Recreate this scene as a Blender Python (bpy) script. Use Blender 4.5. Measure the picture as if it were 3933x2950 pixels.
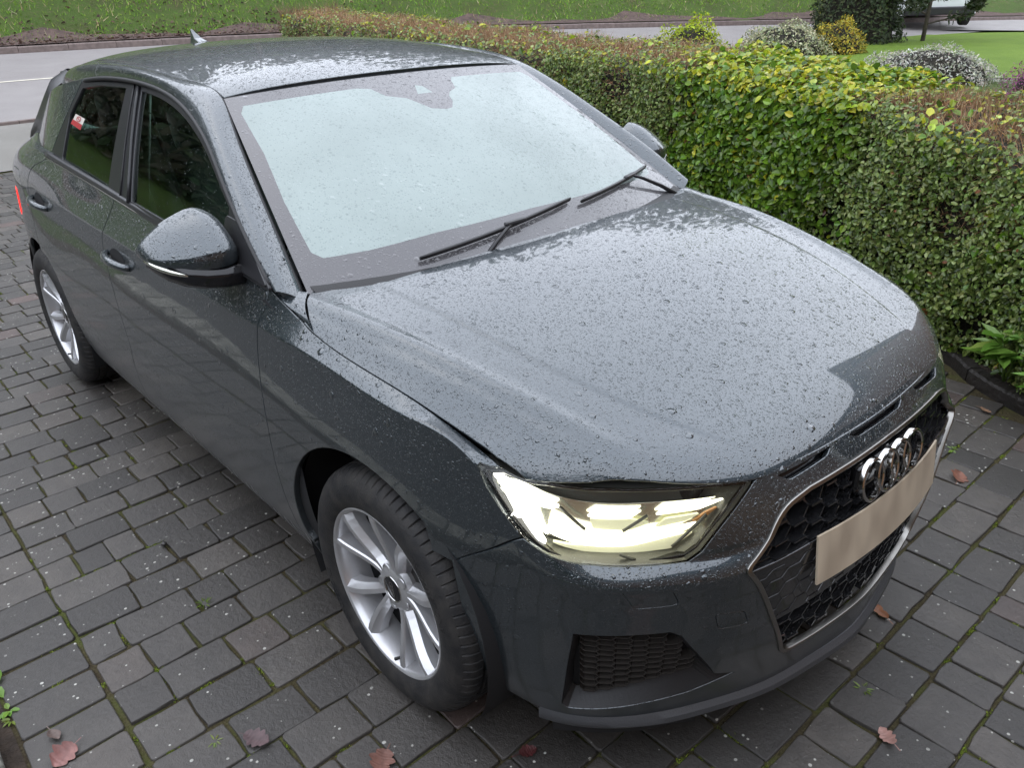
import bpy, bmesh, math, random
import numpy as np
from mathutils import Matrix, Vector
from mathutils.geometry import delaunay_2d_cdt, tessellate_polygon

for _o in list(bpy.data.objects): bpy.data.objects.remove(_o, do_unlink=True)
scene = bpy.context.scene
COL = scene.collection
R = math.radians

# ---------------------------------------------------------------- camera
CAM = np.array([1.33532, -1.52316, 1.58419])
cam_d = bpy.data.cameras.new('camera'); cam = bpy.data.objects.new('camera', cam_d); COL.objects.link(cam)
cam_d.sensor_fit = 'HORIZONTAL'; cam_d.sensor_width = 36.0; cam_d.lens = 28.5796
cam_d.clip_start = .05; cam_d.clip_end = 900
_yaw, _pit, _rol = 2.4273803, -0.4580454, -0.0379288
_f = Vector((math.cos(_pit)*math.cos(_yaw), math.cos(_pit)*math.sin(_yaw), math.sin(_pit)))
_rt = _f.cross(Vector((0,0,1))).normalized(); _up = _rt.cross(_f)
_r2 = math.cos(_rol)*_rt+math.sin(_rol)*_up; _u2 = -math.sin(_rol)*_rt+math.cos(_rol)*_up
cam.matrix_world = Matrix(((_r2.x,_u2.x,-_f.x,CAM[0]),(_r2.y,_u2.y,-_f.y,CAM[1]),(_r2.z,_u2.z,-_f.z,CAM[2]),(0,0,0,1)))
scene.camera = cam

# ---------------------------------------------------------------- overcast daylight
SUN_EL, SUN_AZ = R(62), R(180)          # azimuth: direction towards the sun, from +x
world = bpy.data.worlds.new('World'); scene.world = world; world.use_nodes = True
_n = world.node_tree.nodes; _l = world.node_tree.links; _n.clear()
_out = _n.new('ShaderNodeOutputWorld'); _bg = _n.new('ShaderNodeBackground')
_sky = _n.new('ShaderNodeTexSky'); _sky.sky_type = 'NISHITA'; _sky.sun_disc = False
_sky.sun_elevation = SUN_EL; _sky.sun_rotation = math.pi/2-SUN_AZ
_sky.air_density = 1.0; _sky.dust_density = 6.0; _sky.ozone_density = 1.0
_mx = _n.new('ShaderNodeMix'); _mx.data_type = 'RGBA'
_mx.inputs[0].default_value = .88
_tc = _n.new('ShaderNodeTexCoord'); _ns = _n.new('ShaderNodeTexNoise'); _ns.inputs['Scale'].default_value = 1.6; _ns.inputs['Detail'].default_value = 4
_cr = _n.new('ShaderNodeValToRGB')
_cr.color_ramp.elements[0].position = .3; _cr.color_ramp.elements[0].color = (18.9, 20.3, 23.4, 1)
_cr.color_ramp.elements[1].position = .7; _cr.color_ramp.elements[1].color = (24.3, 25.8, 28.8, 1)
_l.new(_tc.outputs['Generated'], _ns.inputs['Vector']); _l.new(_ns.outputs['Fac'], _cr.inputs['Fac'])
_l.new(_sky.outputs[0], _mx.inputs[6]); _l.new(_cr.outputs[0], _mx.inputs[7])
_l.new(_mx.outputs[2], _bg.inputs['Color']); _bg.inputs['Strength'].default_value = .10
_l.new(_bg.outputs[0], _out.inputs['Surface'])
sun_d = bpy.data.lights.new('sun', 'SUN'); sun = bpy.data.objects.new('sun', sun_d); COL.objects.link(sun)
sun_d.energy = .5; sun_d.angle = R(170); sun_d.color = (1, .97, .93)
_sd = Vector((math.cos(SUN_EL)*math.cos(SUN_AZ), math.cos(SUN_EL)*math.sin(SUN_AZ), math.sin(SUN_EL)))
sun.rotation_euler = (-_sd).to_track_quat('-Z', 'Y').to_euler(); sun.location = (0, 0, 30)
scene.view_settings.view_transform = 'Standard'; scene.view_settings.look = 'None'
scene.view_settings.exposure = 0.14; scene.view_settings.gamma = 1.0
scene.view_settings.use_curve_mapping = False
scene.cycles.max_bounces = 8; scene.cycles.glossy_bounces = 5; scene.cycles.transmission_bounces = 6; scene.cycles.transparent_max_bounces = 12
scene.cycles.sample_clamp_indirect = 6
RNG = np.random.default_rng(7); random.seed(7)
# ---------------------------------------------------------------- object helpers
def link(o, parent=None):
    COL.objects.link(o)
    if parent is not None: o.parent = parent
    return o
def empty(name, loc=(0,0,0), label=None, cat=None, group=None):
    o = bpy.data.objects.new(name, None); o.empty_display_size = .2; COL.objects.link(o); o.location = loc
    return tag(o, label, cat, group)
def tag(o, label=None, cat=None, group=None, kind=None):
    if label: o['label'] = label
    if cat: o['category'] = cat
    if group: o['group'] = group
    if kind: o['kind'] = kind
    return o
def mesh(name, V, F, mat, parent=None, smooth=True, normals=None):
    me = bpy.data.meshes.new(name)
    V = np.asarray(V, float); 
    if isinstance(F, np.ndarray):
        k = F.shape[1]; me.vertices.add(len(V)); me.vertices.foreach_set('co', V.ravel())
        me.loops.add(F.size); me.loops.foreach_set('vertex_index', F.ravel().astype(np.int32))
        me.polygons.add(len(F)); me.polygons.foreach_set('loop_start', np.arange(0, F.size, k, dtype=np.int32))
        me.update(calc_edges=True); me.validate()
    else:
        me.from_pydata([tuple(v) for v in V], [], [tuple(int(i) for i in f) for f in F]); me.update()
    if smooth: me.polygons.foreach_set('use_smooth', np.ones(len(me.polygons), bool))
    else: me.polygons.foreach_set('use_smooth', np.zeros(len(me.polygons), bool))
    if normals is not None:
        me.normals_split_custom_set_from_vertices([tuple(n) for n in normals])
    for m in (mat if isinstance(mat, (list, tuple)) else [mat]): me.materials.append(m)
    return link(bpy.data.objects.new(name, me), parent)
class MB:
    """collects faces of one mesh"""
    def __init__(s): s.V = []; s.F = []; s.M = []
    def add(s, V, F, m=0):
        b = len(s.V); s.V += [tuple(v) for v in V]; s.F += [tuple(i+b for i in f) for f in F]; s.M += [m]*len(F); return s
    def box(s, c, d, rot=None, m=0):
        c = Vector(c); V = []
        for x in (-1, 1):
            for y in (-1, 1):
                for z in (-1, 1):
                    p = Vector((x*d[0]/2, y*d[1]/2, z*d[2]/2)); V.append(c+(rot@p if rot else p))
        return s.add(V, [(0,1,3,2),(4,6,7,5),(0,4,5,1),(2,3,7,6),(0,2,6,4),(1,5,7,3)], m)
    def tube(s, pts, rad, n=10, cap=True, m=0, flat=1.0):
        pts = [Vector(p) for p in pts]; rad = rad if hasattr(rad, '__len__') else [rad]*len(pts)
        V = []; F = []; prev = None
        for i, p in enumerate(pts):
            t = (pts[min(i+1, len(pts)-1)]-pts[max(i-1, 0)]).normalized()
            a = (t.cross(Vector((0,0,1))) if prev is None else prev-t*prev.dot(t))
            if a.length < 1e-5: a = t.cross(Vector((0,1,0)))
            a.normalize(); prev = a; b = t.cross(a)
            for k in range(n):
                q = 2*math.pi*k/n; V.append(p+(a*math.cos(q)+b*math.sin(q)*flat)*rad[i])
        for i in range(len(pts)-1):
            for k in range(n):
                F.append((i*n+k, i*n+(k+1)%n, (i+1)*n+(k+1)%n, (i+1)*n+k))
        if cap: F.append(tuple(range(n))[::-1]); F.append(tuple(range((len(pts)-1)*n, len(pts)*n)))
        return s.add(V, F, m)
    def prism(s, poly, z0, z1, m=0):
        n = len(poly); V = [(x, y, z0) for x, y in poly]+[(x, y, z1) for x, y in poly]
        F = [tuple(range(n))[::-1], tuple(range(n, 2*n))]+[(i, (i+1)%n, n+(i+1)%n, n+i) for i in range(n)]
        return s.add(V, F, m)
    def lathe(s, prof, n=48, axis='y', c=(0,0,0), m=0, close=False):
        V = []; F = []; k = len(prof)
        for i in range(n):
            a = 2*math.pi*i/n
            for r, h in prof:
                p = {'y': (r*math.cos(a), h, r*math.sin(a)), 'z': (r*math.cos(a), r*math.sin(a), h), 'x': (h, r*math.cos(a), r*math.sin(a))}[axis]
                V.append((p[0]+c[0], p[1]+c[1], p[2]+c[2]))
        for i in range(n):
            for j in range(k-1 if not close else k):
                j2 = (j+1) % k
                F.append((i*k+j, ((i+1)%n)*k+j, ((i+1)%n)*k+j2, i*k+j2))
        return s.add(V, F, m)
    def build(s, name, mat, parent=None, smooth=False, auto=None):
        me = bpy.data.meshes.new(name); me.from_pydata(s.V, [], s.F)
        for m in (mat if isinstance(mat, (list, tuple)) else [mat]): me.materials.append(m)
        me.polygons.foreach_set('material_index', np.array(s.M, np.int32))
        me.update()
        bm = bmesh.new(); bm.from_mesh(me); bmesh.ops.recalc_face_normals(bm, faces=bm.faces); bm.to_mesh(me); bm.free()
        me.polygons.foreach_set('use_smooth', np.full(len(me.polygons), bool(smooth or auto)))
        if auto: me.set_sharp_from_angle(angle=R(auto))
        return link(bpy.data.objects.new(name, me), parent)
def bevel(o, w=.002, seg=2, angle=35):
    m = o.modifiers.new('bevel', 'BEVEL'); m.width = w; m.segments = seg; m.limit_method = 'ANGLE'; m.angle_limit = R(angle); m.harden_normals = False
    return o

# ---------------------------------------------------------------- surface panels
def dens(poly, f, step, closed=True):
    """subdivide a 2-D outline so that its 3-D pieces are shorter than step"""
    poly = np.asarray(poly, float); out = []
    n = len(poly)
    for i in range(n if closed else n-1):
        a = poly[i]; b = poly[(i+1) % n]; P = f(np.array([a[0], b[0]]), np.array([a[1], b[1]]))
        k = max(1, int(math.ceil(np.linalg.norm(P[1]-P[0])/step)))
        for j in range(k): out.append(a+(b-a)*j/k)
    if not closed: out.append(poly[-1])
    return np.array(out)
def smooth_line(pts, n=8):
    """Catmull-Rom through open polyline"""
    p = np.asarray(pts, float); q = np.concatenate([[2*p[0]-p[1]], p, [2*p[-1]-p[-2]]]); out = []
    for i in range(len(p)-1):
        a, b, c, d = q[i:i+4]
        for j in range(n):
            t = j/n; out.append(.5*((2*b)+(-a+c)*t+(2*a-5*b+4*c-d)*t*t+(-a+3*b-3*c+d)*t**3))
    out.append(p[-1]); return np.array(out)
def round_poly(poly, r, n=5):
    poly = np.asarray(poly, float); out = []; N = len(poly)
    rr = r if hasattr(r, '__len__') else [r]*N
    for i in range(N):
        a, b, c = poly[i-1], poly[i], poly[(i+1) % N]; d1 = a-b; d2 = c-b; l1 = np.linalg.norm(d1); l2 = np.linalg.norm(d2)
        k = min(rr[i], l1*.48, l2*.48)
        if k < 1e-6: out.append(b); continue
        p = b+d1/l1*k; q = b+d2/l2*k
        for j in range(n+1):
            t = j/n; out.append((1-t)**2*p+2*t*(1-t)*b+t*t*q)
    return np.array(out)
def inside(poly, X):
    x, y = X[:, 0], X[:, 1]; r = np.zeros(len(X), bool); n = len(poly); j = n-1
    for i in range(n):
        xi, yi = poly[i]; xj, yj = poly[j]
        if yi != yj:
            r ^= ((yi > y) != (yj > y)) & (x < (xj-xi)*(y-yi)/(yj-yi)+xi)
        j = i
    return r
def area2(p): return .5*np.sum(p[:, 0]*np.roll(p[:, 1], -1)-np.roll(p[:, 0], -1)*p[:, 1])
def inset(poly, d):
    """move a closed outline inwards by d (positive area = ccw)"""
    p = np.asarray(poly, float); s = 1 if area2(p) > 0 else -1
    e = np.roll(p, -1, 0)-p; e /= np.linalg.norm(e, axis=1)[:, None]+1e-12
    nr = np.stack([-e[:, 1], e[:, 0]], 1)*s; m = nr+np.roll(nr, 1, 0); l = np.linalg.norm(m, axis=1)[:, None]; m /= l+1e-9
    k = np.clip(1/np.clip((m*nr).sum(1), .35, 1), 1, 2.2)[:, None]
    return p+m*k*d
def snormal(f, a, b, ref, e=.002):
    du = f(a+e, b)-f(a-e, b); dv = f(a, b+e)-f(a, b-e); n = np.cross(du, dv)
    n /= np.linalg.norm(n, axis=1)[:, None]+1e-12
    if ref is not None:
        P = f(a, b); s = np.sign(((P-ref)*n).sum(1)); s[s == 0] = 1
        s = np.sign(np.median(s)) if abs(np.mean(s)) > .8 else s[:, None]
        n = n*s
    return n
CORE = np.array([-1.2, 0, .55])
def piece(f, outline, holes=(), step=.012, gap=.0028, flange=.014, ref=CORE, offset=0.0, scale=(1, 1), flange_out=True, edge=.0024):
    """triangulated trimmed surface with turned-in edges -> V, F, N"""
    sc = np.array(scale, float)
    loops = []
    for k, pl in enumerate([outline]+list(holes)):
        pl = np.asarray(pl, float)*sc
        pl = inset(pl, gap if k == 0 else -gap)/sc
        pl = dens(pl, f, step*.8)*sc
        keep = np.linalg.norm(pl-np.roll(pl, 1, 0), axis=1) > 5e-5
        loops.append(pl[keep])
    out = loops[0]; lo = out.min(0); hi = out.max(0)
    gx = np.arange(lo[0]+step/2, hi[0], step); gy = np.arange(lo[1]+step/2, hi[1], step*.87)
    G = np.stack(np.meshgrid(gx, gy, indexing='ij'), -1); G[:, 1::2, 0] += step/2; G = G.reshape(-1, 2)
    m = inside(out, G)
    for h in loops[1:]: m &= ~inside(h, G)
    G = G[m]
    if len(G):
        bd = np.concatenate(loops); d = np.full(len(G), 9.)
        for i in range(0, len(bd), 200): d = np.minimum(d, np.sqrt(((G[:, None]-bd[None, i:i+200])**2).sum(-1)).min(1))
        G = G[d > step*.45]
    co = np.concatenate(loops+[G]); ed = []; b = 0
    for lp in loops:
        n = len(lp); ed += [(b+i, b+(i+1) % n) for i in range(n)]; b += n
    vs, _, fs, _, _, _ = delaunay_2d_cdt([Vector(p) for p in co], ed, [], 0, 1e-9)
    X = np.array([tuple(v) for v in vs]); Fc = np.array([q for q in fs if len(q) == 3], int)
    cen = X[Fc].mean(1); m = inside(out, cen)
    for h in loops[1:]: m &= ~inside(h, cen)
    Fc = Fc[m]
    A = X/sc; P = f(A[:, 0], A[:, 1]); N = snormal(f, A[:, 0], A[:, 1], ref); P = P+N*offset
    fn = np.cross(P[Fc[:, 1]]-P[Fc[:, 0]], P[Fc[:, 2]]-P[Fc[:, 0]]); fl = (fn*N[Fc].mean(1)).sum(1) < 0
    Fc[fl] = Fc[fl][:, ::-1]
    V = [P]; NN = [N]; FF = [Fc]; base = len(P)
    if flange > 0:
        for k, lp in enumerate(loops):
            a = lp/sc; Q = f(a[:, 0], a[:, 1]); n = snormal(f, a[:, 0], a[:, 1], ref); Q = Q+n*offset
            t = np.roll(Q, -1, 0)-np.roll(Q, 1, 0); t /= np.linalg.norm(t, axis=1)[:, None]+1e-12
            o = np.cross(t, n); 
            # outward test in the domain
            s = 1 if (area2(lp) > 0) == (k == 0) else -1
            du = f(a[:, 0]+1e-3, a[:, 1])-f(a[:, 0]-1e-3, a[:, 1]); dv = f(a[:, 0], a[:, 1]+1e-3)-f(a[:, 0], a[:, 1]-1e-3)
            hand = np.sign(np.median((np.cross(du, dv)*n).sum(1))); o = o*s*hand
            m_ = len(Q); e = edge
            rings = [Q, Q+o*e*.6-n*e*.25, Q+o*e-n*e, Q+o*e-n*(e+flange)]
            nrs = [n, n*.75+o*.66, o+n*.15, o]
            b = base
            V += rings; NN += [q/np.linalg.norm(q, axis=1)[:, None] for q in nrs]
            i = np.arange(m_); j = (i+1) % m_
            for r_ in range(3):
                q = np.stack([b+r_*m_+i, b+r_*m_+j, b+(r_+1)*m_+j, b+(r_+1)*m_+i], 1)
                tri = np.concatenate([q[:, [0, 1, 2]], q[:, [0, 2, 3]]])
                if s*hand < 0: tri = tri[:, ::-1]
                FF.append(tri[:, ::-1] if False else tri)
            base += 4*m_
    V = np.concatenate(V); NN = np.concatenate(NN); FF = np.concatenate(FF)
    # consistent winding with stored normals
    fn = np.cross(V[FF[:, 1]]-V[FF[:, 0]], V[FF[:, 2]]-V[FF[:, 0]]); fl = (fn*NN[FF].mean(1)).sum(1) < 0
    FF[fl] = FF[fl][:, ::-1]
    return V, FF, NN
def panel(name, pieces, mat, parent, mirror=False, both=False):
    """pieces: list of (V,F,N); mirror about y=0; both = one mesh holding both halves"""
    V = []; F = []; N = []; b = 0
    for v, f_, n in pieces:
        V.append(v); F.append(f_+b); N.append(n); b += len(v)
    V = np.concatenate(V); F = np.concatenate(F); N = np.concatenate(N)
    if mirror: V = V*[1,-1,1]; N = N*[1,-1,1]; F = F[:, ::-1]
    return mesh(name, V, np.ascontiguousarray(F), mat, parent, True, N)
def mirrored(o, name=None):
    """a mirror-image copy (about y = 0) of a part, own mesh"""
    me = o.data.copy(); co = np.empty(len(me.vertices)*3); me.vertices.foreach_get('co', co); co = co.reshape(-1, 3)
    nn = None
    if me.has_custom_normals:
        nn = np.zeros((len(me.vertices), 3)); vi = np.empty(len(me.loops), np.int32); me.loops.foreach_get('vertex_index', vi)
        ln = np.empty(len(me.loops)*3); me.corner_normals.foreach_get('vector', ln); nn[vi] = ln.reshape(-1, 3)
    co[:, 1] *= -1; me.vertices.foreach_set('co', co.ravel()); me.flip_normals(); me.update()
    if nn is not None:
        nn[:, 1] *= -1; me.normals_split_custom_set_from_vertices([tuple(q) for q in nn])
    c = bpy.data.objects.new(name or o.name.split('.')[0], me); link(c, o.parent)
    for m in o.modifiers:
        if m.type == 'BEVEL': bevel(c, m.width, m.segments)
    return c
# ---------------------------------------------------------------- car body surfaces
def nspline(t, P):
    """natural cubic spline through P (n,k) at knots t -> callable"""
    t = np.asarray(t, float); P = np.asarray(P, float)
    if P.ndim == 1: P = P[:, None]
    n = len(t); h = np.diff(t)
    A = np.zeros((n, n)); B = np.zeros((n, P.shape[1])); A[0, 0] = A[-1, -1] = 1
    for i in range(1, n-1):
        A[i, i-1] = h[i-1]; A[i, i] = 2*(h[i-1]+h[i]); A[i, i+1] = h[i]
        B[i] = 6*((P[i+1]-P[i])/h[i]-(P[i]-P[i-1])/h[i-1])
    M = np.linalg.solve(A, B)
    def f(x):
        x = np.asarray(x, float); i = np.clip(np.searchsorted(t, x, side='right')-1, 0, n-2)
        hh = h[i][..., None]; a = ((t[i+1]-x)[..., None])/hh; b = 1-a
        return a*P[i]+b*P[i+1]+((a**3-a)*M[i]+(b**3-b)*M[i+1])*hh**2/6
    return f
def sm(a, b, x):
    q = np.clip((np.asarray(x, float)-a)/(b-a), 0, 1); return q*q*(3-2*q)

# lower body band: columns run tail -> side -> nose (right half, y<0), rows run bottom -> top
PLAN = np.array([(-3.20,0),(-3.18,.35),(-3.10,.63),(-2.95,.745),(-2.75,.792),(-2.45,.806),(-2.0,.812),(-1.5,.813),(-1.0,.812),(-.5,.812),
                 (-.1,.810),(.15,.795),(.32,.757),(.435,.714),(.535,.655),(.635,.560),(.712,.440),(.748,.30),(.765,.15),(.770,0)], float)
NC = len(PLAN)
_d = np.gradient(PLAN, axis=0); _d[0] = (0,1); _d[-1] = (0,-1)
_d /= np.linalg.norm(_d, axis=1)[:, None]
NRM = np.stack([-_d[:, 1], _d[:, 0]], 1)
# rows: (z, offset) for tail, side, wing, front corner and nose key columns, others interpolated
KEY = {
 0:  [(.22,-.06),(.27,-.02),(.34,0),(.42,.0),(.55,.0),(.66,-.01),(.76,-.02),(.86,-.03),(.91,-.07),(.96,-.12)],
 3:  [(.22,-.06),(.27,-.03),(.34,-.01),(.42,.0),(.55,.0),(.68,-.005),(.80,-.012),(.935,-.022),(1.000,-.062),(1.050,-.135)],
 5:  [(.20,-.060),(.25,-.036),(.32,-.016),(.42,.0),(.56,.004),(.70,.001),(.83,-.008),(.930,-.016),(1.000,-.036),(1.058,-.078)],
 6:  [(.185,-.070),(.235,-.044),(.30,-.024),(.42,-.004),(.56,.0),(.70,-.004),(.82,-.009),(.912,-.015),(.975,-.037),(1.045,-.060)],
 8:  [(.185,-.074),(.235,-.048),(.30,-.028),(.42,-.006),(.56,.0),(.70,-.004),(.80,-.010),(.884,-.016),(.935,-.039),(.990,-.060)],
 9:  [(.185,-.070),(.235,-.046),(.30,-.026),(.42,-.006),(.56,.0),(.70,-.004),(.79,-.011),(.874,-.018),(.925,-.040),(.978,-.058)],
 10: [(.20,-.05),(.25,-.036),(.32,-.018),(.42,-.004),(.56,.0),(.69,-.004),(.78,-.014),(.864,-.026),(.877,-.043),(.889,-.062)],
 11: [(.19,-.05),(.24,-.030),(.31,-.012),(.41,-.002),(.54,.0),(.66,-.004),(.75,-.012),(.843,-.026),(.849,-.048),(.853,-.072)],
 12: [(.18,-.06),(.225,-.036),(.29,-.016),(.38,-.004),(.50,.0),(.60,.0),(.69,-.006),(.801,-.016),(.801,-.040),(.800,-.060)],
 13: [(.17,-.050),(.21,-.030),(.27,-.014),(.36,-.004),(.46,.0),(.55,.003),(.62,.003),(.680,-.004),(.740,-.020),(.790,-.044)],
 14: [(.165,-.050),(.20,-.036),(.26,-.020),(.35,-.008),(.45,.0),(.545,.004),(.596,.006),(.628,-.016),(.700,-.034),(.770,-.058)],
 16: [(.165,-.080),(.20,-.064),(.26,-.044),(.35,-.018),(.45,.0),(.55,.006),(.606,.010),(.638,-.010),(.704,-.026),(.766,-.052)],
 17: [(.165,-.062),(.20,-.046),(.26,-.030),(.35,-.012),(.45,.0),(.55,.006),(.61,.006),(.665,-.003),(.713,-.018),(.760,-.048)],
 19: [(.165,-.034),(.20,-.020),(.26,-.012),(.35,-.006),(.45,.0),(.55,.004),(.61,.002),(.665,-.006),(.713,-.018),(.758,-.046)],
}
NR = 10; ROWK = np.array([0,.055,.12,.22,.36,.50,.61,.70,.76,.83])
_k = sorted(KEY); _kz = np.array([[q[0] for q in KEY[k]] for k in _k]); _ko = np.array([[q[1] for q in KEY[k]] for k in _k])
UK = np.concatenate([[0], np.cumsum(np.linalg.norm(np.diff(PLAN, axis=0), axis=1))])
def _pch(xk, Y, x):
    # monotone (Fritsch-Carlson) interpolation for key rows
    h = np.diff(xk)[:, None]; dl = np.diff(Y, axis=0)/h; m = np.zeros_like(Y)
    m[0] = dl[0]; m[-1] = dl[-1]
    s = (dl[:-1]*dl[1:]) > 0
    w1 = 2*h[1:]+h[:-1]; w2 = h[1:]+2*h[:-1]
    with np.errstate(all='ignore'):
        mm = (w1+w2)/(w1/dl[:-1]+w2/dl[1:])
    m[1:-1] = np.where(s, mm, 0)
    i = np.clip(np.searchsorted(xk, x, side='right')-1, 0, len(xk)-2)
    t = ((x-xk[i])/np.diff(xk)[i])[:, None]; hh = np.diff(xk)[i][:, None]
    return (2*t**3-3*t**2+1)*Y[i]+(t**3-2*t**2+t)*hh*m[i]+(-2*t**3+3*t**2)*Y[i+1]+(t**3-t**2)*hh*m[i+1]
ZC = _pch(UK[_k], _kz, UK); OC = _pch(UK[_k], _ko, UK)
GRID = np.zeros((NR, NC, 3))
for _r in range(NR):
    GRID[_r, :, :2] = PLAN + NRM*OC[:, _r:_r+1]; GRID[_r, :, 2] = ZC[:, _r]
    # crisp symmetric ends
    GRID[_r, 0, 1] = 0; GRID[_r, -1, 1] = 0
ROWS = []
for _r in range(NR):
    P = GRID[_r].copy(); t = UK.copy()
    # mirror a few columns so the nose and tail are smooth across y = 0
    A = P[1:3][::-1]*[1,-1,1]; Bq = P[-3:-1][::-1]*[1,-1,1]
    tt = np.concatenate([-t[1:3][::-1], t, 2*t[-1]-t[-3:-1][::-1]])
    ROWS.append(nspline(tt, np.concatenate([A, P, Bq])))
CREASE = 7
def band(u, v):
    """u: plan length parameter (0..UK[-1]), v: row parameter (0..ROWK[-1]); returns (n,3) on the right-hand side (y<0)"""
    u = np.atleast_1d(np.asarray(u, float)); v = np.atleast_1d(np.asarray(v, float))
    C = np.stack([f(u) for f in ROWS], 1)              # n, NR, 3
    out = np.zeros((len(u), 3))
    lo = v <= ROWK[CREASE]
    for sel, a, b in ((lo, 0, CREASE), (~lo, CREASE, NR-1)):
        if not sel.any(): continue
        B = _basis(ROWK[a:b+1], v[sel])                # n, k
        out[sel] = np.einsum('nk,nkc->nc', B, C[sel, a:b+1])
    out[:, 1] *= -1
    return out
_bc = {}
def _basis(t, x):
    key = tuple(t)
    if key not in _bc: _bc[key] = nspline(t, np.eye(len(t)))
    return _bc[key](x)

# bonnet: height field over (x, y)
ZB = nspline([-.34,-.215,0,.2,.4,.55,.65,.72,.80], [.978,.971,.952,.919,.873,.832,.806,.785,.76])
XF = nspline([0,.15,.28,.37,.455,.55,.645,.70,.76], [.722,.718,.706,.690,.650,.578,.475,.395,.27])   # front edge x(|y|)
YR = nspline([-.35,-.27,0,.3,.48,.7], [.722,.712,.672,.612,.570,.51])                             # ridge |y|(x)
YI = nspline([-.25,.06,.48,.62,.75], [.553,.530,.432,.365,.29])
def bonnet_z(x, y):
    x = np.asarray(x, float); a = np.abs(np.asarray(y, float))
    z = ZB(x)[..., 0] - .020*(a/.65)**2
    yr = YR(x)[..., 0]; q = a-yr
    fade = sm(.01, .16, XF(a)[..., 0]-x)
    z = z + fade*(.0050*np.exp(-((q+.006)/.020)**2)) - .010*sm(0, .035, q)*(.4+.6*fade) - .62*np.clip(q-.030, 0, None)*sm(.01, .06, q)
    z = z - fade*.0035*sm(-.004, .012, a-YI(x)[..., 0])
    ye = np.interp(x, [-.27,-.21,-.04,.07,.18,.29,.345,.40], [.758,.760,.753,.744,.730,.713,.708,.70])
    zd = np.interp(x, [-.34,-.267,-.21,-.153,-.096,-.04,.017,.072,.127,.181,.235,.289,.345,.40], [0,.0062,.0119,.0144,.0145,.0117,.0073,.003,.0011,.0026,.0059,.0076,.0032,0])-.0008
    z = z - zd*sm(0, 1, (a-(ye-.085))/.085)
    s = XF(a)[..., 0]-x
    z = z - .030*np.exp(-np.clip(s, -.03, None)/.030)
    return z
def bonnet(x, y):
    x = np.atleast_1d(np.asarray(x, float)); y = np.atleast_1d(np.asarray(y, float))
    return np.stack([x, y, bonnet_z(x, y)], 1)

# windscreen: a in -1..1 across, b in 0..1 bottom to top
def wscreen(a, b):
    a = np.atleast_1d(np.asarray(a, float)); b = np.atleast_1d(np.asarray(b, float))
    hw = .700+(.549-.700)*b + .010*b*(1-b)
    xe = -.335+(-.962+.335)*b; ze = .950+(1.328-.950)*b
    cx = .150*(1-b)+.028*b; cz = -.004*(1-b)+.018*b
    bow = .022*np.sin(np.pi*np.clip(b, 0, 1))
    k = 1-np.abs(a)**2.2
    x = xe+cx*k+bow*.55*k; z = ze+cz*k+bow*.85*k + .006*np.sin(np.pi*b)
    return np.stack([x, a*hw, z], 1)

# roof and side frames
E1 = nspline([0,.20,.42,.62,.78,1.02,1.32,1.62,1.95,2.25,2.50], [(-.350,.702,.948),(-.505,.668,1.050),(-.700,.622,1.170),(-.860,.577,1.265),(-.975,.546,1.330),
      (-1.18,.545,1.362),(-1.48,.548,1.380),(-1.78,.546,1.384),(-2.10,.536,1.374),(-2.40,.510,1.346),(-2.66,.462,1.302)])
E2 = nspline([0,.20,.42,.62,.78,1.02,1.32,1.62,1.95,2.25,2.50], [(-.372,.762,.972),(-.530,.736,1.068),(-.710,.694,1.165),(-.855,.657,1.240),(-.985,.632,1.288),
      (-1.18,.611,1.333),(-1.46,.603,1.354),(-1.76,.603,1.350),(-2.04,.603,1.326),(-2.34,.577,1.288),(-2.60,.535,1.246)])
def rail(t, w):
    """strip between windscreen/roof edge (w=0) and window frame (w=1), right side"""
    t = np.atleast_1d(np.asarray(t, float)); w = np.atleast_1d(np.asarray(w, float))
    A = E1(t); B = E2(t); P = A+(B-A)*w[:, None]
    bul = np.sin(np.pi*np.clip(w, 0, 1))*.020
    nx = np.where(t < .9, .35*(1-sm(.5, 1.0, t)), 0)
    P = P + np.stack([nx*bul, .70*bul, .72*bul], 1)
    P[:, 1] *= -1
    return P
ZR = nspline([-2.95,-2.75,-2.4,-2.0,-1.6,-1.2,-.97,-.80], [1.316,1.356,1.398,1.421,1.428,1.404,1.362,1.318])
_tt = np.linspace(.70, 2.5, 400); _e1 = E1(_tt)
def e1_at(x):
    x = np.asarray(x, float); o = np.argsort(_e1[:, 0])
    return np.interp(x, _e1[o, 0], _e1[o, 1]), np.interp(x, _e1[o, 0], _e1[o, 2])
def roof(x, y):
    x = np.atleast_1d(np.asarray(x, float)); y = np.atleast_1d(np.asarray(y, float))
    ye, ze = e1_at(x); zc = ZR(x)[..., 0]
    q = np.clip(np.abs(y)/ye, 0, 1.3)
    z = zc-(zc-ze)*(.62*q**2+.38*q**5)
    return np.stack([x, y, z], 1)
# side glass house: y as height field over (x, z), right side
YB = nspline([-3.1,-2.8,-2.6,-2.4,-2.2,-2.0,-1.0,-.35], [.585,.655,.704,.742,.757,.758,.756,.760])
def ghouse(x, z):
    x = np.atleast_1d(np.asarray(x, float)); z = np.atleast_1d(np.asarray(z, float))
    yb = YB(x)[..., 0]; h = z-1.0
    lean = .40+.04*sm(-1.9, -2.6, x)
    y = yb-lean*h-.22*np.clip(h, -.1, None)**2
    return np.stack([x, -y, z], 1)

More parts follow.
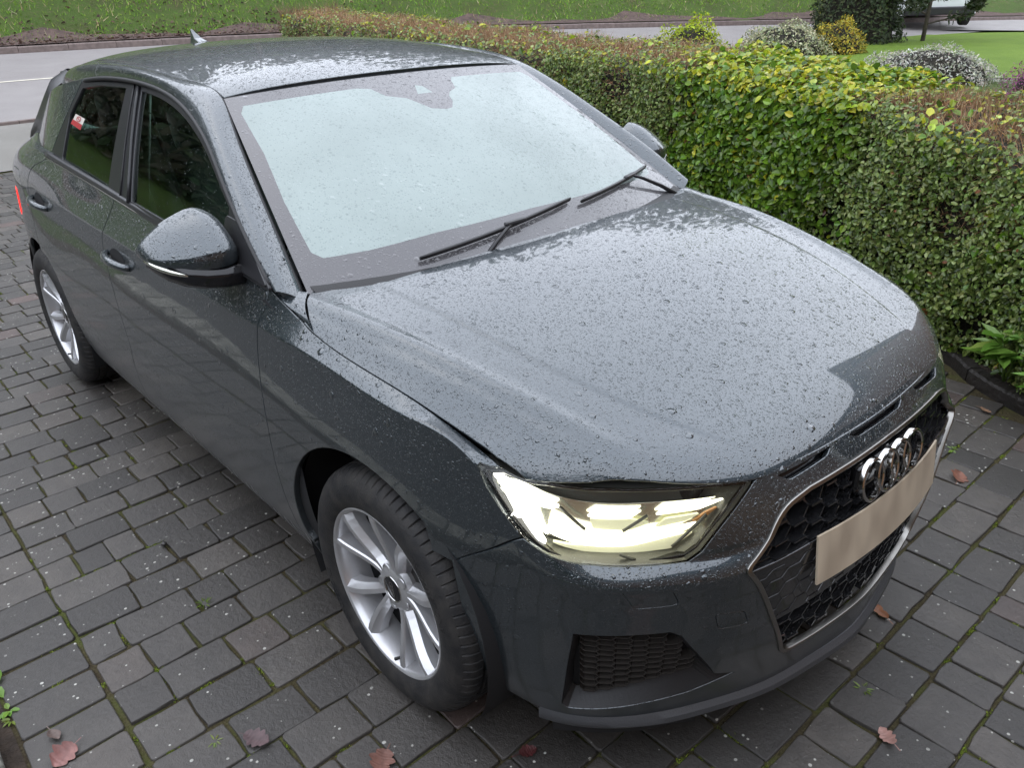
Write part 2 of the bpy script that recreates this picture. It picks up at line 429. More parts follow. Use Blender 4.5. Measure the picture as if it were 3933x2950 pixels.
LB = UK[-1]
def bandw(u, v):
    """the band carried on past the nose centre on to the left side"""
    u = np.atleast_1d(np.asarray(u, float)); w = u > LB
    P = band(np.where(w, 2*LB-u, u), v); P[:, 1] *= np.where(w, -1, 1); return P
def band_inv(x, z, u0, v0):
    """parameters of the band point with given x and z (right side)"""
    a, b = float(u0), float(v0)
    for _ in range(40):
        p = band(a, b)[0]; e = 1e-4; pa = (band(a+e, b)[0]-p)/e; pb = (band(a, b+e)[0]-p)/e
        J = np.array([[pa[0], pb[0]], [pa[2], pb[2]]]); d = np.linalg.solve(J, [x-p[0], z-p[2]])
        a += np.clip(d[0], -.1, .1); b += np.clip(d[1], -.1, .1)
        if np.abs(d).max() < 1e-7: break
    return a, b
# ---------------------------------------------------------------- materials
def newmat(name):
    m = bpy.data.materials.new(name); m.use_nodes = True; nt = m.node_tree
    b = nt.nodes['Principled BSDF']; return m, nt, b
def N(nt, t, **k):
    n = nt.nodes.new(t)
    for a, v in k.items():
        if a.startswith('_'): n.inputs[a[1:].replace('_', ' ')].default_value = v
        else: setattr(n, a, v)
    return n
def L_(nt, a, b): nt.links.new(a, b)
def math_(nt, op, a, b=None, c=None):
    n = nt.nodes.new('ShaderNodeMath'); n.operation = op
    for i, q in enumerate((a, b, c)):
        if q is None: continue
        if isinstance(q, (int, float)): n.inputs[i].default_value = q
        else: nt.links.new(q, n.inputs[i])
    return n.outputs[0]
def ramp(nt, fac, stops):
    r = nt.nodes.new('ShaderNodeValToRGB'); e = r.color_ramp.elements
    while len(e) < len(stops): e.new(.5)
    for q, (p, c) in zip(e, stops): q.position = p; q.color = (*c, 1) if len(c) == 3 else c
    nt.links.new(fac, r.inputs['Fac']); return r.outputs['Color']
def mixc(nt, fac, a, b):
    n = nt.nodes.new('ShaderNodeMix'); n.data_type = 'RGBA'
    for s, q in ((0, fac), (6, a), (7, b)):
        if isinstance(q, (int, float)): n.inputs[s].default_value = q
        elif isinstance(q, tuple): n.inputs[s].default_value = (*q, 1)
        else: nt.links.new(q, n.inputs[s])
    return n.outputs[2]
def noise(nt, vec, scale, detail=4, rough=.55):
    n = nt.nodes.new('ShaderNodeTexNoise'); n.inputs['Scale'].default_value = scale; n.inputs['Detail'].default_value = detail; n.inputs['Roughness'].default_value = rough
    if vec is not None: nt.links.new(vec, n.inputs['Vector'])
    return n.outputs['Fac']
def objvec(nt): return nt.nodes.new('ShaderNodeTexCoord').outputs['Object']
def bump(nt, h, dist, strength=1.0, base=None):
    b = nt.nodes.new('ShaderNodeBump'); b.inputs['Distance'].default_value = dist; b.inputs['Strength'].default_value = strength
    nt.links.new(h, b.inputs['Height'])
    if base is not None: nt.links.new(base, b.inputs['Normal'])
    return b.outputs['Normal']
def setp(b, **k):
    for a, v in k.items():
        b.inputs[a.replace('_', ' ')].default_value = (*v, 1) if isinstance(v, tuple) and len(v) == 3 else v
def simple(name, col, rough=.5, metallic=0., spec=.5, coat=0., bumps=None, var=0., emis=None):
    m, nt, b = newmat(name); setp(b, Base_Color=col, Roughness=rough, Metallic=metallic, Specular_IOR_Level=spec, Coat_Weight=coat)
    if bumps:
        h = noise(nt, objvec(nt), bumps[0], 5); L_(nt, bump(nt, h, bumps[1]), b.inputs['Normal'])
    if var:
        v = noise(nt, objvec(nt), bumps[0]*.3 if bumps else 8, 4)
        c = ramp(nt, v, [(.3, tuple(q*(1-var) for q in col)), (.7, tuple(min(1, q*(1+var)) for q in col))]); L_(nt, c, b.inputs['Base Color'])
    if emis: setp(b, Emission_Color=emis[0], Emission_Strength=emis[1])
    return m
def drops(nt, scale, thr, vec):
    """height field of rain beads: thr = share of the cells that carry a bead"""
    v = nt.nodes.new('ShaderNodeTexVoronoi'); v.feature = 'F1'; v.inputs['Scale'].default_value = scale
    nt.links.new(vec, v.inputs['Vector'])
    sp = nt.nodes.new('ShaderNodeSeparateColor'); nt.links.new(v.outputs['Color'], sp.inputs[0])
    # radius: random, clipped so part of the cells is empty
    r = math_(nt, 'MULTIPLY', math_(nt, 'MAXIMUM', math_(nt, 'SUBTRACT', sp.outputs[0], 1-thr), 0.0), .46/thr)
    r = math_(nt, 'ADD', r, .0001)
    q = math_(nt, 'DIVIDE', v.outputs['Distance'], r)
    h = math_(nt, 'SUBTRACT', 1.0, math_(nt, 'MULTIPLY', q, q))
    h = math_(nt, 'SQRT', math_(nt, 'MAXIMUM', h, 0.0))
    return math_(nt, 'MULTIPLY', h, r)
def wet_normal(nt, amount=1.0, upmask=True, fine=True):
    o = objvec(nt)
    nz = nt.nodes.new('ShaderNodeTexNoise'); nz.inputs['Scale'].default_value = 70; nz.inputs['Detail'].default_value = 2; nt.links.new(o, nz.inputs['Vector'])
    sub = nt.nodes.new('ShaderNodeVectorMath'); sub.operation = 'SUBTRACT'; nt.links.new(nz.outputs['Color'], sub.inputs[0]); sub.inputs[1].default_value = (.5, .5, .5)
    sc = nt.nodes.new('ShaderNodeVectorMath'); sc.operation = 'SCALE'; nt.links.new(sub.outputs[0], sc.inputs[0]); sc.inputs['Scale'].default_value = .010
    ad = nt.nodes.new('ShaderNodeVectorMath'); ad.operation = 'ADD'; nt.links.new(o, ad.inputs[0]); nt.links.new(sc.outputs[0], ad.inputs[1])
    h = math_(nt, 'MULTIPLY', drops(nt, 185, .88, ad.outputs[0]), 1/185)
    h2 = math_(nt, 'MULTIPLY', drops(nt, 390, .92, ad.outputs[0]), 1/390)
    h = math_(nt, 'MAXIMUM', h, h2)
    if amount > .6:
        h3 = math_(nt, 'MULTIPLY', drops(nt, 92, .24, ad.outputs[0]), 1/92); h = math_(nt, 'MAXIMUM', h, h3)
        h4 = math_(nt, 'MULTIPLY', drops(nt, 50, .10, ad.outputs[0]), .8/50); h = math_(nt, 'MAXIMUM', h, h4)
    if upmask:
        g = nt.nodes.new('ShaderNodeNewGeometry'); s = nt.nodes.new('ShaderNodeSeparateXYZ'); nt.links.new(g.outputs['Normal'], s.inputs[0])
        mr = nt.nodes.new('ShaderNodeMapRange'); mr.inputs['From Min'].default_value = -.22; mr.inputs['From Max'].default_value = .45
        nt.links.new(s.outputs[2], mr.inputs['Value']); h = math_(nt, 'MULTIPLY', h, mr.outputs[0])
    return bump(nt, h, .70*amount)
def paint():
    m, nt, b = newmat('dark_grey_metallic_paint')
    o = objvec(nt)
    fl = nt.nodes.new('ShaderNodeTexVoronoi'); fl.inputs['Scale'].default_value = 900; L_(nt, o, fl.inputs['Vector'])
    sp = nt.nodes.new('ShaderNodeSeparateColor'); L_(nt, fl.outputs['Color'], sp.inputs[0])
    base = ramp(nt, sp.outputs[0], [(0, (.033, .043, .050)), (1, (.056, .071, .080))])
    # road film towards the sills: browner, duller
    s = nt.nodes.new('ShaderNodeSeparateXYZ'); L_(nt, o, s.inputs[0])
    mr = nt.nodes.new('ShaderNodeMapRange'); mr.inputs['From Min'].default_value = .60; mr.inputs['From Max'].default_value = .25; L_(nt, s.outputs[2], mr.inputs['Value'])
    st = nt.nodes.new('ShaderNodeMapping'); st.inputs['Scale'].default_value = (60, 10, 5); L_(nt, o, st.inputs['Vector'])
    dirt = math_(nt, 'MULTIPLY', mr.outputs[0], math_(nt, 'ADD', math_(nt, 'MULTIPLY', noise(nt, st.outputs[0], 1.0, 5), .8), .1))
    side = nt.nodes.new('ShaderNodeMapRange'); side.inputs['From Min'].default_value = .40; side.inputs['From Max'].default_value = .15; L_(nt, s.outputs[0], side.inputs['Value'])
    dirt = math_(nt, 'MULTIPLY', dirt, math_(nt, 'ADD', math_(nt, 'MULTIPLY', side.outputs[0], .75), .25))
    col = mixc(nt, math_(nt, 'MULTIPLY', dirt, .55), base, (.040, .034, .031))
    L_(nt, col, b.inputs['Base Color'])
    setp(b, Metallic=.75, Roughness=.38, Coat_Weight=1.0, Coat_Roughness=.03, Coat_IOR=1.75, Specular_IOR_Level=.5)
    L_(nt, math_(nt, 'ADD', math_(nt, 'MULTIPLY', mr.outputs[0], .12), math_(nt, 'ADD', math_(nt, 'MULTIPLY', dirt, .22), .03)), b.inputs['Coat Roughness'])
    L_(nt, math_(nt, 'SUBTRACT', .75, math_(nt, 'MULTIPLY', dirt, .7)), b.inputs['Metallic'])
    n = wet_normal(nt, 1.0); L_(nt, n, b.inputs['Coat Normal']); L_(nt, n, b.inputs['Normal'])
    return m
def glass_mist():
    m, nt, b = newmat('misted_windscreen_glass')
    o = objvec(nt)
    out = nt.nodes['Material Output']
    setp(b, Base_Color=(.27, .33, .315), Roughness=.6, Coat_Weight=1.0, Coat_Roughness=.02, Coat_IOR=1.6, Specular_IOR_Level=.2)
    n = wet_normal(nt, .8, upmask=False); L_(nt, n, b.inputs['Coat Normal'])
    dm = math_(nt, 'MULTIPLY', math_(nt, 'GREATER_THAN', math_(nt, 'MAXIMUM', drops(nt, 170, .8, o), drops(nt, 95, .3, o)), .12), .55)
    L_(nt, mixc(nt, dm, (.30, .365, .345), (.17, .215, .205)), b.inputs['Base Color'])
    tr = nt.nodes.new('ShaderNodeBsdfTransparent'); tr.inputs[0].default_value = (.75, .9, .88, 1)
    mx = nt.nodes.new('ShaderNodeMixShader')
    mp = nt.nodes.new('ShaderNodeMapping'); mp.inputs['Scale'].default_value = (2, 2.4, 2.2); L_(nt, o, mp.inputs['Vector'])
    f = noise(nt, mp.outputs[0], 1.6, 3)
    mr = nt.nodes.new('ShaderNodeMapRange'); mr.inputs['From Min'].default_value = .35; mr.inputs['From Max'].default_value = .65; mr.inputs['To Min'].default_value = .80; mr.inputs['To Max'].default_value = .88
    L_(nt, f, mr.inputs['Value'])
    L_(nt, mr.outputs[0], mx.inputs[0]); L_(nt, tr.outputs[0], mx.inputs[1]); L_(nt, b.outputs[0], mx.inputs[2]); L_(nt, mx.outputs[0], out.inputs[0])
    return m
def glass_side():
    m, nt, b = newmat('green_tinted_side_glass'); out = nt.nodes['Material Output']
    tr = nt.nodes.new('ShaderNodeBsdfTransparent'); tr.inputs[0].default_value = (.62, .78, .70, 1)
    gl = nt.nodes.new('ShaderNodeBsdfGlossy'); gl.inputs['Roughness'].default_value = .01; gl.inputs['Color'].default_value = (.9, 1, .95, 1)
    fr = nt.nodes.new('ShaderNodeFresnel'); fr.inputs[0].default_value = 1.52
    o = objvec(nt); h = math_(nt, 'MULTIPLY', drops(nt, 130, .22, o), 1/130); nn = bump(nt, h, .9)
    L_(nt, nn, gl.inputs['Normal']); L_(nt, nn, fr.inputs['Normal'])
    mx = nt.nodes.new('ShaderNodeMixShader'); L_(nt, fr.outputs[0], mx.inputs[0]); L_(nt, tr.outputs[0], mx.inputs[1]); L_(nt, gl.outputs[0], mx.inputs[2]); L_(nt, mx.outputs[0], out.inputs[0])
    return m
def lens_mat():
    m, nt, b = newmat('clear_lamp_lens'); out = nt.nodes['Material Output']
    tr = nt.nodes.new('ShaderNodeBsdfTransparent'); tr.inputs[0].default_value = (.95, .95, .9, 1)
    gl = nt.nodes.new('ShaderNodeBsdfGlossy'); gl.inputs['Roughness'].default_value = .02
    fr = nt.nodes.new('ShaderNodeFresnel'); fr.inputs[0].default_value = 1.45
    n = wet_normal(nt, .5, upmask=False); L_(nt, n, gl.inputs['Normal'])
    mx = nt.nodes.new('ShaderNodeMixShader'); L_(nt, fr.outputs[0], mx.inputs[0]); L_(nt, tr.outputs[0], mx.inputs[1]); L_(nt, gl.outputs[0], mx.inputs[2]); L_(nt, mx.outputs[0], out.inputs[0])
    return m
def tyre_mat():
    m, nt, b = newmat('tyre_rubber'); o = objvec(nt)
    v = noise(nt, o, 26, 5); c = ramp(nt, v, [(.35, (.016, .016, .017)), (.7, (.040, .037, .034))]); L_(nt, c, b.inputs['Base Color'])
    setp(b, Roughness=.62, Specular_IOR_Level=.35); L_(nt, bump(nt, noise(nt, o, 240, 4), .0012), b.inputs['Normal']); return m
def alloy_mat():
    m, nt, b = newmat('silver_alloy_paint'); o = objvec(nt)
    v = noise(nt, o, 14, 5); c = ramp(nt, v, [(.3, (.52, .52, .53)), (.75, (.62, .62, .63))]); L_(nt, c, b.inputs['Base Color'])
    setp(b, Metallic=.7, Roughness=.30, Coat_Weight=.6, Coat_Roughness=.08); return m
M = dict(
    paint=paint(), mist=glass_mist(), side_glass=glass_side(), lens=lens_mat(), tyre=tyre_mat(), alloy=alloy_mat(),
    frit=None,
    mesh=simple('dark_grey_mesh_plastic', (.034, .030, .027), .20),
    black=simple('matt_black_plastic', (.012, .012, .013), .55, bumps=(300, .0006)),
    trim=simple('satin_black_trim', (.020, .020, .022), .34),
    gloss=simple('gloss_black_plastic', (.010, .010, .011), .12),
    liner=simple('arch_liner_and_shade_black', (.010, .010, .011), .8),
    chrome=simple('wet_chrome', (.62, .61, .59), .12, 1.0),
    satin=simple('satin_aluminium', (.30, .29, .27), .28, 1.0),
    lipgrey=simple('grey_splitter_plastic', (.060, .062, .066), .42, bumps=(260, .0008)),
    inner=simple('dark_cabin_fabric', (.022, .022, .024), .85),
    seat=simple('grey_seat_fabric', (.12, .125, .12), .9),
    dash=simple('dashboard_plastic', (.03, .03, .032), .6),
    disc=simple('brake_disc_steel', (.25, .24, .23), .4, .9),
    red=simple('tail_lamp_red', (.55, .01, .01), .12, emis=((1, .03, .02), 1.6)),
    reflector=simple('lamp_reflector', (.62, .62, .55), .18, .9),
    lamp_inner=simple('lamp_bezel_grey', (.13, .13, .115), .3, .3),
    drl=simple('daytime_lamp_light', (1, 1, .95), .3, emis=((1.0, .99, .93), 5.0)),
    beam=simple('dipped_beam_light', (1, 1, .9), .3, emis=((1.0, .98, .84), 2.4)),
    beam_soft=simple('lamp_glow_panel', (.8, .8, .6), .35, emis=((.95, .92, .60), .22)),
    amber=simple('amber_indicator', (.50, .24, .09), .25),
)
def frit_mat():
    m, nt, b = newmat('black_printed_glass_edge'); setp(b, Base_Color=(.035, .032, .036), Roughness=.45, Coat_Weight=1.0, Coat_Roughness=.02, Coat_IOR=1.62)
    L_(nt, wet_normal(nt, .8, upmask=False), b.inputs['Coat Normal']); return m
M['frit'] = frit_mat()
def wetblack(name, col, rough):
    m, nt, b = newmat(name); setp(b, Base_Color=col, Roughness=rough, Coat_Weight=.5); L_(nt, wet_normal(nt, .7), b.inputs['Normal']); return m
M['wet_black'] = wetblack('wet_gloss_black', (.012, .012, .013), .16)
# ================================================================ the setting
def zt(x, y):
    """terrain height: the drive is level, the footpath and road lie on a gentle rise behind it"""
    x = np.asarray(x, float); return .07*np.clip(-8.6-x, 0, None)
FAR = nspline([-60,-20,0,2.5,6.2,12.5,19.3,26,34,60], [-20.5,-19.0,-18.55,-18.33,-17.82,-16.2,-13.4,-10.2,-6.0,6.0])      # far road edge x(y)
NEAR = nspline([-60,-20,0,6,12,18.5,25,34,60], [-13.2,-11.6,-11.2,-11.05,-10.7,-9.7,-7.6,-3.6,8.0])
def bankz(x, y):
    d = FAR(y)[..., 0]-np.asarray(x, float)
    return zt(x, y)+.115*sm(0, .05, d)+.27*np.clip(d-.5, 0, 14)*sm(.2, 2.0, d)+8.5*sm(15, 25, d)
# grass sheet to the horizon
def grass_mat():
    m, nt, b = newmat('winter_grass'); o = objvec(nt)
    n1 = noise(nt, o, .9, 6, .6); n2 = noise(nt, o, 9, 5, .7); n3 = noise(nt, o, 60, 3, .7)
    c = ramp(nt, n1, [(.30, (.11, .125, .042)), (.50, (.10, .17, .032)), (.70, (.14, .21, .042))])
    c = mixc(nt, ramp(nt, n2, [(.52, (0, 0, 0)), (.74, (1, 1, 1))]), c, (.20, .165, .09))
    c = mixc(nt, ramp(nt, n3, [(.35, (.55, .55, .55)), (.6, (0, 0, 0))]), c, (.028, .034, .014))
    L_(nt, c, b.inputs['Base Color']); setp(b, Roughness=.8, Specular_IOR_Level=.2)
    L_(nt, bump(nt, math_(nt, 'ADD', n3, math_(nt, 'MULTIPLY', n2, 1.5)), .06), b.inputs['Normal']); return m
M['grass'] = grass_mat()
xs = np.concatenate([np.linspace(-420, -45, 16), np.linspace(-42, -20, 30), np.linspace(-19.5, -8, 40), np.linspace(-7.5, 30, 40), np.linspace(40, 420, 12)])
ys = np.concatenate([np.linspace(-420, -40, 12), np.linspace(-38, 60, 110), np.linspace(70, 420, 12)])
X, Y = np.meshgrid(xs, ys, indexing='ij'); Z = bankz(X, Y)-.03-.10*((X < NEAR(Y)[..., 0]+.5) & (X > FAR(Y)[..., 0]-.45))
Z = np.minimum(Z, 18.0)
I = np.arange(X.size).reshape(X.shape)
Fq = np.stack([I[:-1,:-1], I[1:,:-1], I[1:,1:], I[:-1,1:]], -1).reshape(-1, 4)
ground = mesh('ground', np.stack([X, Y, Z], -1).reshape(-1, 3), Fq, M['grass']); ground['kind'] = 'structure'
def sheet(name, edge_a, edge_b, dz, mat, n=6, fz=zt, kind='structure'):
    A = np.asarray(edge_a, float); B = np.asarray(edge_b, float); V = []; k = len(A)
    for j in range(n+1):
        t = j/n; P = A*(1-t)+B*t; V.append(np.column_stack([P, fz(P[:, 0], P[:, 1])+dz]))
    V = np.concatenate(V); I = np.arange(len(V)).reshape(n+1, k); F = np.stack([I[:-1,:-1], I[:-1,1:], I[1:,1:], I[1:,:-1]], -1).reshape(-1, 4)
    o = mesh(name, V, F[:, ::-1].copy() if False else F, mat); o['kind'] = kind; return o
def tarmac_mat(name, c0, c1):
    m, nt, b = newmat(name); o = objvec(nt)
    c = ramp(nt, noise(nt, o, 1.3, 5, .6), [(.3, c0), (.7, c1)]); c = mixc(nt, ramp(nt, noise(nt, o, 90, 3), [(.45, (0, 0, 0)), (.7, (.35, .35, .35))]), c, tuple(q*1.5 for q in c1))
    L_(nt, c, b.inputs['Base Color']); setp(b, Roughness=.55, Specular_IOR_Level=.4); L_(nt, bump(nt, noise(nt, o, 130, 3), .006), b.inputs['Normal']); return m
M['road'] = tarmac_mat('damp_worn_tarmac', (.215, .198, .192), (.275, .255, .248))
M['path'] = tarmac_mat('footpath_tarmac', (.165, .156, .140), (.215, .204, .184))
yy = np.linspace(-45, 46, 130)
road = sheet('road', np.column_stack([NEAR(yy), yy]), np.column_stack([FAR(yy)+.02, yy]), -.012, M['road'])
footpath = sheet('footpath', np.column_stack([np.full(60, -8.62), np.linspace(-30, 9.2, 60)]), np.column_stack([NEAR(np.linspace(-30, 9.2, 60))[:, 0]+.13, np.linspace(-30, 9.2, 60)]), .004, M['path'])
wl = simple('road_paint', (.62, .58, .48), .6, bumps=(60, .002), var=.15)
yl = np.linspace(-30, 14, 70); mid_ = lambda y: NEAR(y)[..., 0]*.5+FAR(y)[..., 0]*.5+.05
line = sheet('centre_line', np.column_stack([mid_(yl)-.05, yl]), np.column_stack([mid_(yl)+.05, yl]), -.006, wl, 1)
line.parent = road
M['kerb'] = simple('concrete_kerb', (.155, .118, .105), .75, bumps=(40, .004), var=.25)
def kerb_row(name, fx, y0, y1, top, w, out):
    base = empty(name, (float(fx(np.array([0.]))[0, 0]), 0, 0)); base['kind'] = 'structure'
    off = Vector(base.location); L = .914; y = y0
    while y < y1:
        a = np.array([y+.004]); b = np.array([y+L-.004]); xa = float(fx(a)[0, 0]); xb = float(fx(b)[0, 0]); mb = MB(); V = []
        for (x, q) in ((xa, y+.004), (xb, y+L-.004)):
            z0 = float(zt(x, q)); dz = random.uniform(-.004, .004)
            for dx, z in ((0, -.15), (0, top*.80), (out*.018, top), (out*w, top), (out*w, -.15)): V.append((x+dx-off.x, q, z0+z+dz))
        mb.add(V, [(0,1,6,5),(1,2,7,6),(2,3,8,7),(3,4,9,8),(0,4,3,2,1),(5,6,7,8,9)]); mb.build('kerb_stone', M['kerb'], base); y += L
    return base
kerb_row('far_kerb', FAR, -3.6, 30.0, .115, .13, -1)
kerb_row('near_kerb', NEAR, -4.5, 7.5, .030, .13, 1)
# ---------------------------------------------------------------- block paving
def paver_mat():
    m, nt, b = newmat('charcoal_block_paver'); o = objvec(nt)
    g = nt.nodes.new('ShaderNodeNewGeometry'); pos = g.outputs['Position']
    oi = nt.nodes.new('ShaderNodeObjectInfo'); at = nt.nodes.new('ShaderNodeAttribute'); at.attribute_name = 'tone'
    rnd = math_(nt, 'FRACT', math_(nt, 'ADD', oi.outputs['Random'], at.outputs['Fac']))
    c = ramp(nt, rnd, [(0, (.040, .036, .032)), (.40, (.057, .051, .045)), (.75, (.076, .068, .060)), (.93, (.095, .083, .071)), (.975, (.088, .066, .058)), (1, (.125, .076, .064))])
    c = mixc(nt, ramp(nt, noise(nt, pos, 14, 6, .65), [(.35, (.45, .45, .45)), (.65, (0, 0, 0))]), c, (.033, .030, .028))
    gr = noise(nt, pos, 260, 3, .8); c = mixc(nt, ramp(nt, gr, [(.55, (0, 0, 0)), (.75, (.5, .5, .5))]), c, (.11, .105, .102))
    # scattered pale lichen specks
    v = nt.nodes.new('ShaderNodeTexVoronoi'); v.inputs['Scale'].default_value = 75; L_(nt, pos, v.inputs['Vector'])
    sp = nt.nodes.new('ShaderNodeSeparateColor'); L_(nt, v.outputs['Color'], sp.inputs[0])
    rr = math_(nt, 'MULTIPLY', math_(nt, 'MAXIMUM', math_(nt, 'SUBTRACT', sp.outputs[0], .86), 0), 2.4)
    spot = math_(nt, 'LESS_THAN', v.outputs['Distance'], rr)
    patch = ramp(nt, noise(nt, pos, 3.2, 3), [(.36, (0, 0, 0)), (.52, (1, 1, 1))])
    c = mixc(nt, math_(nt, 'MULTIPLY', math_(nt, 'MULTIPLY', spot, patch), .9), c, (.50, .49, .44))
    L_(nt, c, b.inputs['Base Color'])
    wet = ramp(nt, noise(nt, pos, 2.2, 4), [(.3, (.34, .34, .34)), (.7, (.52, .52, .52))]); L_(nt, wet, b.inputs['Roughness']); setp(b, Specular_IOR_Level=.6)
    h = math_(nt, 'ADD', math_(nt, 'MULTIPLY', noise(nt, pos, 55, 6, .7), 1.0), math_(nt, 'MULTIPLY', gr, .35))
    L_(nt, bump(nt, h, .0035), b.inputs['Normal']); return m
M['paver'] = paver_mat()
def joint_mat():
    m, nt, b = newmat('mossy_joint_sand'); o = objvec(nt)
    c = ramp(nt, noise(nt, o, 5, 5, .6), [(.36, (.034, .024, .015)), (.50, (.050, .042, .018)), (.66, (.060, .075, .014))])
    c = mixc(nt, ramp(nt, noise(nt, o, 150, 3), [(.4, (0, 0, 0)), (.7, (.6, .6, .6))]), c, (.085, .075, .04))
    L_(nt, c, b.inputs['Base Color']); setp(b, Roughness=.9, Specular_IOR_Level=.2); L_(nt, bump(nt, noise(nt, o, 90, 4), .01), b.inputs['Normal']); return m
M['joint'] = joint_mat()
M['soil'] = simple('dark_bed_soil', (.040, .028, .020), .95, bumps=(45, .02), var=.5)
M['dbl'] = M['joint']
BED = np.array([(1.7,1.42),(1.2,1.56),(.85,1.68),(.55,1.80),(.397,1.875),(.254,1.975),(.114,2.09),(-.3,2.16),(-1.85,2.42),(-5.4,3.05),(-8.6,3.62)])   # edge of the hedge bed
bedx = nspline(np.arange(len(BED)), BED)(np.linspace(0, len(BED)-1, 60))
def bed_y(x): o = np.argsort(bedx[:, 0]); return np.interp(x, bedx[o, 0], bedx[o, 1])
dx_ = np.linspace(3.2, -8.62, 60)
drive = sheet('driveway', np.column_stack([dx_, np.full(60, -1.60)]), np.column_stack([dx_, np.where(dx_ > 1.7, 4.0, bed_y(np.clip(dx_, -8.6, 1.7))+.06)]), -.0075, M['joint'], 10)
drive.rotation_euler = (0, 0, 0)
RP = .1385                                                    # course pitch
def paver_shape(L, W, rs, n=4):
    """tumbled block: ragged rounded outline, worn arris, slightly domed top; local centre at top"""
    out = []
    hx, hy = W/2, L/2; r = .0065
    for cx, cy, a0 in ((hx-r, hy-r, 0), (-hx+r, hy-r, 90), (-hx+r, -hy+r, 180), (hx-r, -hy+r, 270)):
        rr = r*rs.uniform(.6, 1.5)
        for k in range(3):
            a = R(a0+45*k); out.append((cx+rr*math.cos(a)+rs.normal(0, .0010), cy+rr*math.sin(a)+rs.normal(0, .0010)))
        # a point along each side
        nx = {0: (0, hy), 90: (-hx, 0), 180: (0, -hy), 270: (hx, 0)}[a0]; out.append((nx[0]+rs.normal(0, .0015), nx[1]+rs.normal(0, .0015)))
    o = np.array(out); n = len(o); rings = [(1.0, -.035), (1.0, -.0050), (.985, -.0013), (.962, -.0001), (.935, 0.0)]; V = []
    for s, z in rings:
        sc = np.where(np.abs(o) > 1e-6, (np.abs(o)-(1-s)*W/2*1.0)/np.maximum(np.abs(o), 1e-6), 1); sc = np.clip(sc, .2, 1)
        V.append(np.column_stack([o*sc, np.full(n, z)+(rs.normal(0, .0006, n) if s >= .98 else 0)]))
    V = np.concatenate(V); F = []
    for k in range(4): F += [(k*n+i, k*n+(i+1) % n, (k+1)*n+(i+1) % n, (k+1)*n+i) for i in range(n)]
    F.append(tuple(range(4*n, 5*n)))
    return V, F
rs = np.random.default_rng(11); LENS = [.098, .118, .138, .158, .180, .205]; WIDE = RP-.0075
pav_mesh = {}
for L in LENS:
    for k in range(4):
        V, F = paver_shape(L-.0065, WIDE-rs.uniform(0, .003), rs); me = bpy.data.meshes.new('paver'); me.from_pydata([tuple(v) for v in V], [], F); me.update()
        me.polygons.foreach_set('use_smooth', np.ones(len(me.polygons), bool)); me.materials.append(M['paver']); pav_mesh[(L, k)] = (me, V, F)
spots = []
for r in range(-62, 22):
    x = -.2905+RP*r+.0015*math.sin(r*1.7)
    if x < -8.55 or x > 2.6: continue
    # edge course across the drive side, then random lengths
    spots.append((x, -1.4265, .205, 0)); y = -1.3215; last = None
    ymax = 3.4 if x > 1.6 else float(bed_y(np.clip(x, -8.6, 1.7)))+.02
    while y < ymax:
        L = LENS[int(rs.choice([0, 1, 2, 3, 4, 5], p=[.10, .20, .22, .20, .18, .10]))]
        if y+L > ymax: break
        spots.append((x, y+L/2, L, 1)); y += L
def in_view(x, y):
    d = Vector((x, y, 0))-Vector(CAM); z = d.dot(_f); 
    if z < .1: return False
    u = d.dot(_r2)/z*813; v = -d.dot(_u2)/z*813
    if abs(u) > 545 or abs(v) > 420: return False
    return not (-2.9 < x < .45 and -.60 < y < .85) and not (x < .2 and y > -.9 and y < 3 and x > -3.4)
spots.sort(key=lambda s: ((s[0]-CAM[0])**2+(s[1]-CAM[1])**2) if in_view(s[0], s[1]) else 1e6+((s[0]-CAM[0])**2+(s[1]-CAM[1])**2))
restV = []; restF = []; restT = []; nb = 0
for i, (x, y, L, kind) in enumerate(spots):
    k = int(rs.integers(4)); me, V, F = pav_mesh[(L, k)]; dz = rs.normal(0, .0018); rz = rs.normal(0, .006)+(math.pi if rs.random() < .5 else 0); tx, ty = rs.normal(0, .006, 2)
    x += rs.normal(0, .0010); y += rs.normal(0, .0012)
    if i < 300:
        o = bpy.data.objects.new('paver', me); link(o, drive); o.location = (x, y, dz); o.rotation_euler = (tx, ty, rz)
    else:
        c, s = math.cos(rz), math.sin(rz); P = V@np.array([[c, s, 0], [-s, c, 0], [0, 0, 1]]); P = P+[x, y, dz]; P[:, 2] += (V[:, 0]*-ty+V[:, 1]*tx)
        restV.append(P); restF += [tuple(q+nb for q in f) for f in F]; nb += len(V); restT.append(np.full(len(V), rs.random()))
po = mesh('paver_field', np.concatenate(restV), restF, M['paver'], drive); po['kind'] = 'stuff'
ta = po.data.attributes.new('tone', 'FLOAT', 'POINT'); ta.data.foreach_set('value', np.concatenate(restT))
# soil strips beside the paving
soil_l = sheet('verge_soil', np.column_stack([dx_, np.full(60, -1.60)]), np.column_stack([dx_, np.full(60, -1.535)]), -.004, M['soil'], 2)
bed = sheet('hedge_bed', bedx+[0, .03], bedx+[0, 1.3], .045, M['soil'], 8)
# ================================================================ the car
car = empty('hatchback_car', (0, 0, 0), 'dark grey hatchback parked on the block paving with its headlights on', 'car')
def arc(cx, cz, r, a0, a1, n, u0):
    out = []; g = u0
    for i in range(n):
        a = R(a0+(a1-a0)*i/(n-1)); q = band_inv(cx+r*math.cos(a), cz+r*math.sin(a), *g); out.append(q); g = q
    return out
